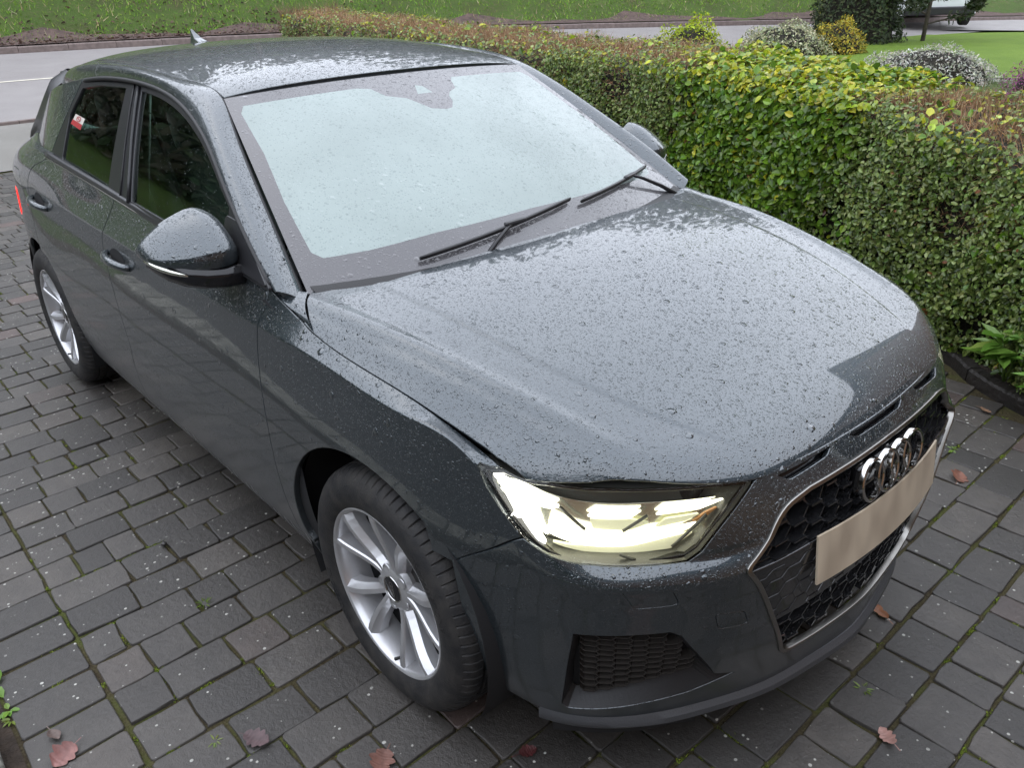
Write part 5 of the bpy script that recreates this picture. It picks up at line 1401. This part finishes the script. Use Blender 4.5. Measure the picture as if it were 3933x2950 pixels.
V, F = leaf_geo(X_, D_, R_, Z_, .72); foliage('hedge_foliage', V, F, C_, 6, M['leaf'], hedge)
# brown clipped twigs
n = 52000; s = RNG.uniform(.3, HLn, n); face = RNG.choice([0, 1], size=n, p=[.25, .75]); a = np.where(face == 0, RNG.uniform(.3, 1, n)**.5, RNG.uniform(0, 1, n)); X_, N_, P_ = hpoint(s, face, a)
X_ = X_-N_*RNG.uniform(.02, .09, n)[:, None]; D_ = unit(N_*1.2+RNG.normal(0, .75, (n, 3))+[0, 0, .3]); col = pick([(.30,.175,.09),(.38,.24,.13),(.21,.115,.065),(.46,.33,.20)], n)
V, F = twig_geo(X_, D_, RNG.uniform(.03, .085, n), RNG.uniform(.0012, .0026, n)); foliage('hedge_twigs', V, F, col, 4, M['twig'], hedge)
# far end of the hedge: bare brown twigs
n = 5000; e = hfront(np.full(n, HLn))-hfront(np.full(n, HLn-.1)); e = unit(e); dp = RNG.uniform(0, HD, n); X_ = np.column_stack([hfront(np.full(n, HLn-.02))+np.column_stack([e[:, 1]*0+.17, np.full(n, .98)])*dp[:, None], RNG.uniform(.05, 1.36, n)])
D_ = unit(np.column_stack([e*.6, np.full(n, .7)])+RNG.normal(0, .4, (n, 3))); V, F = twig_geo(X_, D_, RNG.uniform(.08, .22, n), RNG.uniform(.002, .004, n)); foliage('hedge_end_twigs', V, F, pick([(.19,.11,.06),(.13,.075,.05),(.24,.15,.09)], n), 4, M['twig'], hedge)
# ---------------------------------------------------------------- bed edging in dark timber
edge = empty('timber_bed_edging', (float(BED[5][0]), float(BED[5][1]), 0), 'dark wet timber edging along the foot of the hedge bed', 'edging')
M['timber'] = simple('wet_dark_timber', (.014, .011, .009), .6, bumps=(30, .01), var=.5)
ofs = Vector(edge.location)
tp = nspline(np.arange(len(BED)), BED)(np.linspace(0, len(BED)-1, 140)); seg = 34; k = 0
while k < len(tp)-1:
    q = tp[k:k+seg+1]; 
    if len(q) < 2: break
    mb = MB(); V = []
    for j, p in enumerate(q):
        t = q[min(j+1, len(q)-1)]-q[max(j-1, 0)]; t = t/np.linalg.norm(t); nn_ = np.array([-t[1], t[0]]); nn_ = nn_ if nn_[1] > 0 else -nn_
        p2 = p+t*(.004 if j == 0 else (-.004 if j == len(q)-1 else 0))
        for o_, z in ((0, -.03), (.002, .045), (.012, .053), (.055, .055), (.06, -.03)): V.append((p2[0]+nn_[0]*o_-ofs.x, p2[1]+nn_[1]*o_-ofs.y, z+RNG.normal(0, .0015)))
    m = len(q); F = [(i*5+j, i*5+(j+1) % 5, (i+1)*5+(j+1) % 5, (i+1)*5+j) for i in range(m-1) for j in range(5)]+[(0,1,2,3,4), tuple(range((m-1)*5, m*5))[::-1]]
    mb.add(V, F); mb.build('timber_board', M['timber'], edge); k += seg
for ch in hedge.children: ch.location = -hedge.location
# ---------------------------------------------------------------- garden and street beyond the hedge
M['bark'] = simple('grey_brown_bark', (.075, .060, .048), .9, bumps=(25, .03), var=.4)
def shrub(name, label, cat, c, r, n, size, pal, mat='dull_leaf', group=None, trunk=True, flat=.0, asp=.5):
    h = empty(name, c, label, cat, group); c = np.array(c, float)
    d = unit(RNG.normal(size=(n, 3))); d[:, 2] = np.abs(d[:, 2])*1.0-.12
    lump = 1+.10*np.sin(d[:, 0]*6+d[:, 1]*4)+.08*np.sin(d[:, 1]*9+d[:, 2]*7)
    rad = lump*(1-RNG.exponential(.10, n)); P = d*rad[:, None]*np.array(r)
    nr = unit(d/np.array(r)+RNG.normal(0, .6, (n, 3))*2/np.max(r)+[0, 0, .3]); D = unit(np.cross(nr, RNG.normal(size=(n, 3))))
    V, F = leaf_geo(P, D, nr, RNG.uniform(.7, 1.3, n)*size, asp); foliage('foliage', V, F, pick(pal, n), 6, M[mat], h)
    # dark inner body and stems
    bm = bmesh.new(); bmesh.ops.create_icosphere(bm, subdivisions=2, radius=1)
    for v in bm.verts: v.co = Vector((v.co.x*r[0]*.80, v.co.y*r[1]*.80, max(v.co.z, -.12)*r[2]*.80))
    me = bpy.data.meshes.new('inner_growth'); bm.to_mesh(me); bm.free(); me.materials.append(core_mat); link(bpy.data.objects.new('inner_growth', me), h)
    return h
shrub('dome_shrub', 'rounded lime green shrub behind the hedge', 'shrub', (-8.0, 11.0, .05), (.74, .70, 1.0), 3800, .055, [(.34,.42,.02),(.44,.50,.03),(.24,.31,.02)])
shrub('variegated_shrub', 'broad pale grey-green variegated shrub beside the yellow one', 'shrub', (-8.9, 15.5, .0), (1.05, .8, .72), 5200, .055, [(.30,.32,.17),(.44,.44,.27),(.18,.21,.10),(.54,.52,.35)])
shrub('yellow_shrub', 'small golden yellow shrub in front of the dark tree', 'shrub', (-8.15, 16.4, .0), (.58, .55, .74), 2600, .06, [(.46,.34,.03),(.30,.26,.04),(.52,.42,.06),(.16,.17,.03)])
shrub('golden_conifer', 'bright yellow-green bush at the top edge beside the dark tree', 'shrub', (-10.1, 20.6, .0), (1.0, .9, 1.35), 3200, .07, [(.26,.26,.03),(.34,.32,.04),(.12,.14,.03)])
shrub('silver_shrub', 'low silvery white-leaved shrub beyond the hedge', 'shrub', (-4.55, 12.6, .0), (1.12, .60, .53), 5200, .050, [(.58,.56,.48),(.44,.44,.37),(.70,.67,.60),(.22,.23,.17)], asp=.32)
shrub('heather_clump', 'purple-pink flowering heather at the right edge', 'shrub', (-2.15, 10.6, .0), (.62, .5, .66), 4200, .030, [(.36,.10,.26),(.48,.16,.36),(.24,.06,.15),(.10,.07,.05)], asp=.45)
# dark yew with open branches
def tree(name, label, c, h, crown, n, size, pal, trunk_r=.12, limbs=9, mat='dull_leaf', bare=False, seed=1, group=None):
    rg = np.random.default_rng(seed); t = empty(name, c, label, 'tree', group); mb = MB()
    mb.tube([(0, 0, -.1), (.03, .02, h*.3), (.0, .05, h*.62), (.06, .02, h*.95)], [trunk_r, trunk_r*.8, trunk_r*.55, trunk_r*.15], 9)
    tips = []
    def branch(p, d, L, r, lev):
        q = p+d*L*.5+Vector(rg.normal(0, .06*L, 3)); e = p+d*L+Vector(rg.normal(0, .10*L, 3)); mb.tube([p, q, e], [r, r*.75, r*.4], 5 if lev else 7, cap=False); tips.append((q, e))
        if lev < (3 if bare else 2):
            for k in range(3 if bare else 3):
                dd = (d+Vector(rg.normal(0, .55, 3))+Vector((0, 0, .12))).normalized(); b = p.lerp(e, .45+.5*k/2); branch(b, dd, L*.62, r*.5, lev+1)
    for k in range(limbs):
        z = h*(.12+.80*k/limbs); a = 2.4*k+rg.uniform(0, 1); d = Vector((math.cos(a), math.sin(a), .25+.5*k/limbs)).normalized(); branch(Vector((0, 0, z)), d, crown*(1.0-.5*k/limbs), trunk_r*.42, 0)
    mb.build('trunk', M['bark'], t, smooth=True)
    if n:
        idx = rg.integers(len(tips), size=n); f = rg.uniform(.0, 1.1, n); A = np.array([tuple(x[0]) for x in tips]); B = np.array([tuple(x[1]) for x in tips])
        P = A[idx]+(B-A)[idx]*f[:, None]+rg.normal(0, .07*crown*.5, (n, 3)); D = unit((B-A)[idx]+rg.normal(0, .8, (n, 3))*np.linalg.norm((B-A)[idx], axis=1)[:, None]); nr = unit(rg.normal(0, 1, (n, 3))+[0, 0, .8])
        V, F = leaf_geo(P, D, nr, rg.uniform(.6, 1.4, n)*size, .42); foliage('crown', V, F, pick(pal, n), 6, M[mat], t)
    return t
yew = shrub('yew_tree', 'dark dense evergreen tree in front of the white van', 'tree', (-9.35, 19.4, 0), (1.15, .9, 2.9), 9000, .085, [(.030,.048,.018),(.045,.066,.026),(.060,.078,.030)])
mb = MB(); mb.tube([(0, 0, -.1), (.05, 0, 1.2), (0, .05, 2.6)], [.10, .08, .03], 9); mb.build('trunk', M['bark'], yew, smooth=True)
tree('open_pine', 'thin-trunked evergreen with open branches across the white van', (-8.0, 20.2, 0), 3.0, 1.25, 12000, .11, [(.030,.046,.018),(.045,.060,.024)], .055, 11, seed=8)
# ---------------------------------------------------------------- white van
van = empty('white_van', (-10.5, 25.2, .10), 'white van parked on the far road behind the dark tree', 'van'); van.rotation_euler = (0, 0, R(-52))
M['van_white'] = simple('white_van_paint', (.74, .76, .78), .25, coat=.6); M['van_glass'] = simple('van_window_glass', (.05, .06, .07), .08)
pf = [(2.35,.32),(2.42,.62),(2.36,.92),(1.55,1.10),(.92,1.86),(.4,1.96),(-2.2,1.94),(-2.38,1.7),(-2.42,.5),(-2.38,.32)]
mb = MB(); V = [];
for y, k in ((-.95, .90), (-.93, 1), (.93, 1), (.95, .90)):
    for x, z in pf: V.append((x*(1 if k == 1 else .985), y*(1-.10*max(0, (z-1.05)/.9)), z if k == 1 else .32+(z-.32)*.97))
m = len(pf); F = [(i*m+j, i*m+(j+1) % m, (i+1)*m+(j+1) % m, (i+1)*m+j) for i in range(3) for j in range(m)]+[tuple(range(m))[::-1], tuple(range(3*m, 4*m))]
mb.add(V, F); bevel(mb.build('van_body', M['van_white'], van, auto=40), .05, 3)
mb = MB(); mb.add([(1.50,-.80,1.16),(1.50,.80,1.16),(.97,.74,1.82),(.97,-.74,1.82)], [(0,1,2,3)]); q = mb.build('windscreen', M['van_glass'], van); q.location = (.03, 0, .015)
for s_ in (-1, 1):
    for x0, x1 in ((.32, 1.30), (-.75, .22), (-2.1, -.85)):
        mb = MB(); mb.add([(x0, s_*.955, 1.16), (x1, s_*.955, 1.16), (min(x1, 1.3)-(.38 if x1 > 1 else 0), s_*.885, 1.72), (x0, s_*.885, 1.72)], [(0,1,2,3)]); mb.build('side_window', M['van_glass'], van)
    for x in (1.55, -1.55):
        mb = MB(); mb.lathe([(.0, .0), (.19, .0), (.21, .03), (.31, .0), (.33, .05), (.33, .20), (.0, .2)], 28, c=(x, s_*.80 if s_ > 0 else -1.0, .33)); mb.build('wheel', M['tyre'], van, auto=40)
    mb = MB(); mb.box((2.36, s_*.70, .82), (.10, .34, .20)); bevel(mb.build('headlamp', M['reflector'], van), .03, 2)
    mb = MB(); mb.box((1.25, s_*1.06, 1.16), (.12, .20, .22)); bevel(mb.build('mirror', M['van_white'], van), .03, 2)
mb = MB(); mb.box((2.42, 0, .80), (.04, .9, .16)); mb.build('grille', M['van_glass'], van)
mb = MB(); mb.box((2.38, 0, .42), (.14, 1.8, .20)); bevel(mb.build('bumper', M['trim'], van), .03, 2)
# ---------------------------------------------------------------- lawn beyond the hedge, side road
lm, lnt, lb = newmat('bright_lawn'); lo_ = objvec(lnt)
L_(lnt, mixc(lnt, ramp(lnt, noise(lnt, lo_, 40, 4, .7), [(.4, (0, 0, 0)), (.7, (.6, .6, .6))]), ramp(lnt, noise(lnt, lo_, 1.5, 4), [(.3, (.13, .22, .022)), (.7, (.18, .28, .03))]), (.09, .13, .03)), lb.inputs['Base Color']); setp(lb, Roughness=.8, Specular_IOR_Level=.2); L_(lnt, bump(lnt, noise(lnt, lo_, 60, 3), .04), lb.inputs['Normal'])
lawn_a = nspline([0,1,2,3,4,5], [(-8.6,13.0),(-6.2,12.6),(-3.0,13.5),(0,14.5),(4,15.5),(10,17)])(np.linspace(0, 5, 30)); lawn_b = nspline([0,1,2,3,4,5], [(-9.4,18.4),(-8.9,21.0),(-8.2,23.2),(-4.8,24.6),(0,26.0),(10,29)])(np.linspace(0, 5, 30))
sheet('lawn', lawn_a, lawn_b, -.012, lm, 10)
sheet('side_road', np.array([(-9.0,23.6),(-6.5,24.2),(-3,25),(6,28)]), np.array([(-12.5,31.5),(-10,33),(-6,36),(6,42)]), .006, M['road'], 6)
# ---------------------------------------------------------------- leaf litter and rough grass on the bank
n = 2600; y = RNG.uniform(-3, 12, n); d = RNG.exponential(.55, n)+.08; x = FAR(y)[:, 0]-.13-d; z = bankz(x, y)+.0
V, F = leaf_geo(np.column_stack([x, y, z+RNG.uniform(0, .02, n)]), RNG.normal(size=(n, 3))*[1,1,.3], unit(RNG.normal(0, .5, (n, 3))+[0, 0, 1]), RNG.uniform(.05, .11, n), .6, .4, .3)
o = foliage('leaf_litter', V, F, pick([(.075,.042,.030),(.10,.06,.042),(.05,.032,.026),(.14,.09,.06)], n), 6, M['dull_leaf']); tag(o, 'brown fallen leaves lying along the foot of the grass bank', 'leaves', kind='stuff')
litter = sheet('bank_foot_soil', np.column_stack([FAR(yy)-.13, yy]), np.column_stack([FAR(yy)-.95+.3*np.sin(yy*1.3)[:, None]+.18*np.sin(yy*3.1)[:, None], yy]), .014, simple('bank_soil', (.085, .055, .045), .95, bumps=(20, .03), var=.4), 4, bankz)
n = 26000; y = RNG.uniform(-4, 26, n); d = .45+RNG.uniform(0, 1, n)**1.3*9; x = FAR(y)[:, 0]-.13-d; cl = np.sin(x*1.9+np.sin(y*1.1))*np.sin(y*1.7+x*.6); kp = RNG.random(n) < .35+.6*(cl > -.2); x, y, d = x[kp], y[kp], d[kp]; n = len(x)
dead = RNG.random(n) < .10+.75*sm(3.0, 5.5, d); D = RNG.normal(0, .5, (n, 3)); D[:, 2] = np.abs(D[:, 2])+.45
V, F = twig_geo(np.column_stack([x, y, bankz(x, y)-.03]), D, np.where(dead, RNG.uniform(.08, .24, n), RNG.uniform(.05, .13, n)), RNG.uniform(.006, .014, n))
gc = np.where(dead[:, None], pick([(.32,.28,.15),(.38,.33,.19),(.22,.19,.09)], n), pick([(.15,.27,.03),(.11,.21,.025),(.19,.31,.04)], n))
o = foliage('bank_grass', V, F, gc, 4, M['twig']); tag(o, 'rough grass growing on the bank beyond the road', 'grass', kind='stuff')
# ---------------------------------------------------------------- what the paint reflects: house, side garden, bare trees
house = empty('brick_house', (5.4, 1.0, 0), 'brick house facing the front of the parked car', 'house')
bk, bnt, bb = newmat('brown_brick'); bo = objvec(bnt); br = bnt.nodes.new('ShaderNodeTexBrick'); mp = bnt.nodes.new('ShaderNodeMapping'); mp.inputs['Rotation'].default_value = (R(90), 0, R(90)); L_(bnt, bo, mp.inputs[0]); L_(bnt, mp.outputs[0], br.inputs[0])
br.inputs['Scale'].default_value = 4.4; br.inputs['Color1'].default_value = (.21,.105,.065,1); br.inputs['Color2'].default_value = (.26,.14,.085,1); br.inputs['Mortar'].default_value = (.30,.26,.21,1); L_(bnt, br.outputs[0], bb.inputs['Base Color']); setp(bb, Roughness=.85)
M['roof_tile'] = simple('dark_roof_tile', (.050, .042, .040), .7, bumps=(8, .04), var=.3); M['white_wood'] = simple('white_painted_wood', (.72, .72, .70), .5)
mb = MB(); mb.box((0, -.4, 1.30), (4.4, 10.2, 2.60)); mb.build('wall', bk, house)
mb = MB(); mb.box((-1.40, 8.6, 2.35), (8.0, 7.2, 4.70)); mb.build('wall', bk, house)
mb = MB(); mb.add([(-5.75,4.7,4.65),(2.95,4.7,4.65),(2.95,12.5,4.65),(-5.75,12.5,4.65),(-4.2,8.6,7.0),(1.4,8.6,7.0)], [(0,1,5,4),(1,2,5),(2,3,4,5),(3,0,4),(0,3,2,1)]); mb.build('roof', M['roof_tile'], house)
mb = MB(); mb.add([(-2.6,-5.8,2.55),(-2.6,5.8,2.55),(0,5.8,4.6),(0,-5.8,4.6),(2.6,-5.8,2.55),(2.6,5.8,2.55)], [(0,1,2,3),(3,2,5,4),(0,3,4),(1,5,2),(0,4,5,1)]); mb.build('roof', M['roof_tile'], house)
mb = MB(); mb.box((-2.24, -1.2, 1.05), (.06, 2.3, 2.1)); gd = mb.build('garage_door', simple('brown_garage_door', (.16, .085, .045), .45), house)
mb = MB(); mb.box((-2.22, 2.2, 1.35), (.06, 1.6, 1.1)); w_ = mb.build('window', M['white_wood'], house); mb = MB(); mb.box((-2.26, 2.2, 1.35), (.02, 1.4, .9)); mb.build('pane', M['van_glass'], w_)
side_hedge = empty('conifer_screen', (-2.0, -7.6, 0), 'tall dark conifer screen on the other side of the side lawn', 'hedge')
n = 11000; P = np.column_stack([RNG.uniform(-13, 9, n), RNG.normal(0, .30, n), RNG.uniform(0, 1, n)]); top = 3.6+.6*np.sin(P[:, 0]*1.3)+.3*np.sin(P[:, 0]*3.7); P[:, 2] *= top; P[:, 1] += .35*np.sin(P[:, 0]*2.1)*.6+.5
V, F = leaf_geo(P, RNG.normal(0, 1, (n, 3))+[0, .4, .6], unit(RNG.normal(0, .5, (n, 3))+[0, 1, .3]), RNG.uniform(.10, .26, n), .5); foliage('foliage', V, F, pick([(.022,.035,.014),(.032,.048,.018),(.045,.058,.022)], n), 6, M['dull_leaf'], side_hedge)
mb = MB(); mb.box((-2, -.15, 1.35), (22, .7, 2.7)); mb.build('inner_growth', core_mat, side_hedge)
for k, (x, y, h) in enumerate(((-24, -3, 8.5), (-22.5, 5, 7.5), (-25, 11, 9), (-20, 18, 8), (-16, 27, 9))):
    tree('bare_tree', ['bare winter tree leftmost on the grass bank', 'bare winter tree second from the left on the bank', 'tallest bare winter tree on the bank', 'bare winter tree fourth from the left on the bank', 'bare winter tree rightmost on the bank'][k], (x, y, float(bankz(np.array([x]), np.array([y]))[0])-.1), h, 2.6, 0, 0, [], .16, 9, bare=True, seed=20+k, group='bare trees on the bank')

# dark wooded hillside beyond the bank
n = 40000; y = RNG.uniform(-55, 40, n); d = RNG.uniform(9, 19, n); x = FAR(y)[:, 0]-d; hgt = 9.5+2.0*np.sin(y*.35)+1.4*np.sin(y*.9+1); z = bankz(x, y)+RNG.uniform(0, 1, n)**1.4*hgt
P = np.column_stack([x, y, z]); V, F = leaf_geo(P, RNG.normal(0, 1, (n, 3))+[0, 0, .5], unit(RNG.normal(0, .6, (n, 3))+[1, 0, .2]), RNG.uniform(.35, .95, n), .45)
o = foliage('woodland', V, F, pick([(.045,.070,.028),(.070,.090,.040),(.080,.075,.048),(.10,.085,.058)], n), 6, M['dull_leaf']); tag(o, 'dark winter woodland on the hillside beyond the road', 'woodland', kind='stuff')
sp_x = np.linspace(6, -14, 40); M['side_path'] = tarmac_mat('damp_dark_path', (.040, .038, .037), (.058, .055, .053))
sheet('side_path', np.column_stack([sp_x, np.full(40, -1.78)]), np.column_stack([sp_x, np.full(40, -4.3)]), -.018, M['side_path'], 3)
# ---------------------------------------------------------------- stone edging, weeds, fallen leaves, moss
stone_edge = empty('stone_edging', (-.9, -1.66, 0), 'pale grey rough stone edging at the lower left corner of the drive', 'edging')
M['stone'] = simple('grey_green_stone', (.21, .205, .175), .85, bumps=(35, .012), var=.35)
x = -4.2; k = 0
while x < .6:
    L = float(RNG.uniform(.14, .28)); mb = MB(); hx = L/2-.005; V = []
    for z, sx, sy in ((-.05, 1, 1), (.035, 1, 1), (.055, .93, .90)):
        for a, b in ((-1, -1), (0, -1), (1, -1), (1, 0), (1, 1), (0, 1), (-1, 1), (-1, 0)): V.append((x+L/2+a*hx*sx+RNG.normal(0, .004)+.9, b*.085*sy+RNG.normal(0, .005), z+RNG.normal(0, .004)))
    F = [(r*8+i, r*8+(i+1) % 8, r*8+8+(i+1) % 8, r*8+8+i) for r in (0, 1) for i in range(8)]+[tuple(range(16, 24))]
    mb.add(V, F); bevel(mb.build('edging_stone', M['stone'], stone_edge), .006, 2); x += L
# moss in the joints
mp_ = []; 
near = [s for s in spots[:420]]
for (x, y, L, k) in near:
    for _ in range(4):
        if RNG.random() < .42:
            if RNG.random() < .55: mp_.append((x+RNG.uniform(-.06, .06), y+L/2*(1 if RNG.random() < .5 else -1)))
            else: mp_.append((x+RP/2*(1 if RNG.random() < .5 else -1), y+RNG.uniform(-L/2, L/2)))
mp_ = np.array(mp_); fieldv = np.sin(mp_[:, 0]*7.1+mp_[:, 1]*3.3)+np.sin(mp_[:, 1]*9.7-mp_[:, 0]*2.2); mp_ = mp_[(fieldv > -.2)]
m_ = 46; n = len(mp_)*m_; rp = np.repeat(mp_, m_, axis=0); al = RNG.normal(0, .010, (n, 2)); P = np.column_stack([rp[:, 0]+al[:, 0]*.55, rp[:, 1]+al[:, 1]*.9, np.full(n, -.007)])
V, F = twig_geo(P, RNG.normal(0, .8, (n, 3))*[1, 1, .3]+[0, 0, .7], RNG.uniform(.004, .011, n), RNG.uniform(.0010, .0022, n))
moss = foliage('moss', V, F, pick([(.10,.13,.018),(.15,.19,.022),(.075,.085,.02),(.20,.26,.03)], n), 4, M['twig']); tag(moss, 'green moss growing in the joints of the block paving', 'moss', kind='stuff')
# rooted weeds
def weed(name, label, loc, n, L, pal, up=.6, asp=.4, cat='weed', group=None, stems=0):
    h = empty(name, loc, label, cat, group); a = RNG.uniform(0, 2*math.pi, n); t = RNG.uniform(.2, 1, n)*up
    D = np.column_stack([np.cos(a), np.sin(a), t]); base = np.column_stack([np.cos(a), np.sin(a), np.zeros(n)])*.004
    if stems:
        mb = MB(); tops = []
        for k in range(stems):
            q = RNG.uniform(0, 2*math.pi); e = Vector((math.cos(q)*.05*RNG.uniform(.4, 1.3), math.sin(q)*.07, RNG.uniform(.12, .24))); mb.tube([(0, 0, 0), e*.5+Vector((0, 0, .02)), e], [.0035, .003, .002], 6); tops.append(e)
        mb.build('stem', M['stem'], h, smooth=True); tp_ = np.array([tuple(tops[i % stems]) for i in range(n)]); base = tp_*RNG.uniform(.55, 1, (n, 1))
    V, F = leaf_geo(base, D, unit(np.column_stack([-np.cos(a)*t*.6, -np.sin(a)*t*.6, np.ones(n)])), RNG.uniform(.7, 1.2, n)*L, asp, .15, .25)
    foliage('leaf', V, F, pick(pal, n, .12), 6, M['leaf'], h); return h
M['stem'] = simple('green_stem', (.12, .20, .04), .5)
G1 = [(.16,.30,.045),(.20,.36,.06),(.12,.24,.035)]
weed('leafy_plant', 'fresh green leafy plant spilling over the timber edging at right', (.42, 1.93, .04), 44, .150, G1, .7, .36, 'plant', stems=6)
weed('leafy_plant', 'second fresh green plant further right along the timber edging', (.66, 1.80, .04), 34, .135, G1, .7, .36, 'plant', stems=5)
weed('corner_weed', 'larger green weed at the left edge of the paving', (-.735, -1.535, 0), 7, .045, G1, .5, .55)
weed('corner_weed', 'small green seedling by the stone edging', (-.625, -1.525, 0), 6, .026, G1, .5, .6)
weed('corner_weed', 'tiny yellow-green seedling nearest the stones', (-.585, -1.528, 0), 9, .018, [(.22,.30,.05)], .6, .4)
weed('star_weed', 'pale green star-shaped weed in a joint left of the front wheel', (-.175, -1.185, 0), 11, .018, [(.26,.34,.10)], .35, .22)
weed('star_weed', 'green grass tuft in a joint beside the front wheel', (-.66, -1.005, 0), 16, .024, [(.16,.24,.03)], .9, .15)
weed('star_weed', 'small weed on the paving right of the grille', (.47, 1.345, 0), 9, .026, [(.20,.30,.06)], .4, .35)
weed('star_weed', 'weed in a joint below the right front corner of the bumper', (.79, .05, 0), 12, .022, [(.18,.27,.04)], .6, .25)
# fallen leaves
def oak_leaf(L, lobes=4, seed=0, w=.34):
    rg = np.random.default_rng(seed); t = np.linspace(0, 1, 30); hw = w*L*np.sin(np.pi*np.clip(t*.93+.05, 0, 1))**.8*(.62+.38*np.abs(np.sin(t*np.pi*lobes+.4)))+.001
    V = []; F = []; cu = rg.uniform(.10, .30); tw = rg.normal(0, .25)
    for i, q in enumerate(t):
        zc = cu*L*(q-.5)**2*1.4
        for s in (-1, -.5, 0, .5, 1): V.append((q*L-L/2, s*hw[i], zc+abs(s)*hw[i]*(.25+tw*s)+.003+rg.normal(0, .0006)))
    for i in range(29):
        for j in range(4): F.append((i*5+j, i*5+j+1, i*5+6+j, i*5+5+j))
    b = len(V); V += [(-L/2-.02, .001, .004), (-L/2-.02, -.001, .004), (-L/2+.004, -.001, .006), (-L/2+.004, .001, .006)]; F.append((b, b+1, b+2, b+3)); return V, F
def leaf_thing(label, loc, rz, L, col, seed, lobes=4, w=.34):
    V, F = oak_leaf(L, lobes, seed, w); m, nt, b = newmat('dead_leaf'); o_ = objvec(nt)
    L_(nt, ramp(nt, noise(nt, o_, 60, 4), [(.3, tuple(q*.7 for q in col)), (.7, tuple(min(1, q*1.25) for q in col))]), b.inputs['Base Color']); setp(b, Roughness=.5)
    o = mesh('fallen_leaf', [(v[0], v[1], max(v[2], .001)) for v in V], F, m); o.location = loc; o.rotation_euler = (RNG.normal(0, .06), RNG.normal(0, .06), rz); return tag(o, label, 'leaf', 'fallen leaves on the paving')
leaf_thing('dull purple oak leaf on the paving left of the front wheel', (-.105, -1.112, .003), R(25), .070, (.085, .050, .052), 1)
leaf_thing('reddish brown lobed leaf at the bottom edge below the front tyre', (.150, -.930, .003), R(-55), .062, (.17, .080, .060), 2, 3, .5)
leaf_thing('salmon pink leaf in the lower left corner', (-.375, -1.462, .003), R(-60), .064, (.24, .11, .095), 3, 3, .42)
leaf_thing('curled orange-brown leaf under the front lip', (.690, .335, .004), R(160), .062, (.24, .095, .040), 4, 2, .24)
leaf_thing('pale pink oak leaf on the paving below the grille', (.897, -.048, .003), R(150), .055, (.36, .20, .165), 5, 4, .28)
leaf_thing('small rusty leaf on the paving beyond the number plate', (.565, 1.165, .003), R(100), .060, (.20, .085, .055), 6, 3, .5)
leaf_thing('dark red leaf at the bottom edge under the bumper', (.36, -.672, .003), R(70), .042, (.075, .020, .020), 7, 4, .4)
leaf_thing('faded brown leaf by the stone edging', (-.455, -1.462, .003), R(10), .045, (.14, .10, .085), 8, 1, .3)
leaf_thing('brown dead leaf on the soil behind the timber edging', (.16, 2.16, .06), R(40), .085, (.15, .075, .05), 9, 3, .4)
leaf_thing('small tan leaf beside the timber edging', (.44, 1.72, .003), R(-20), .050, (.22, .13, .08), 10, 3, .3)
# dark stone chip on the paving
bm = bmesh.new(); bmesh.ops.create_icosphere(bm, subdivisions=1, radius=.011)
for v in bm.verts: v.co *= float(RNG.uniform(.75, 1.2)); v.co.z *= .8
me = bpy.data.meshes.new('pebble'); bm.to_mesh(me); bm.free(); me.materials.append(M['paver']); o = link(bpy.data.objects.new('pebble', me)); o.location = (-1.02, -.985, .008); tag(o, 'dark grey stone chip lying on the paving left of the front wheel', 'stone')
# ---------------------------------------------------------------- window sticker
def sticker(poly, name, mat, off, parent):
    V_, F_, N_ = piece(ghouse, poly, gap=0, step=.01, flange=0, ref=ref_s, offset=off); return panel(name, [(V_, F_, N_)], mat, parent)
sa, sb, sc_, sd = [np.array(p) for p in ((-2.013,1.216),(-1.901,1.208),(-1.923,1.170),(-2.043,1.181))]
swm = simple('sticker_white', (.62, .58, .52), .4); srm = simple('sticker_red', (.38, .03, .035), .4)
st = sticker([sa, sb, sc_, sd], 'window_sticker', swm, -.003, car)
k = .46; sticker([sd+(sa-sd)*k, sc_+(sb-sc_)*k, sc_, sd], 'sticker_band', srm, -.002, st)
cc = sa*.36+sb*.36+sc_*.14+sd*.14; ring = [cc+np.array((.026*math.cos(a), .009*math.sin(a))) for a in np.linspace(0, 2*math.pi, 20, endpoint=False)]; ring2 = [cc+np.array((.019*math.cos(a), .0062*math.sin(a))) for a in np.linspace(0, 2*math.pi, 20, endpoint=False)]
V_, F_, N_ = piece(ghouse, ring, holes=[ring2], gap=0, step=.004, flange=0, ref=ref_s, offset=-.002); panel('sticker_ring', [(V_, F_, N_)], srm, st)
sticker([cc+(-.018,.004), cc+(-.012,.006), cc+(.018,-.004), cc+(.012,-.006)], 'sticker_bar', srm, -.0018, st)
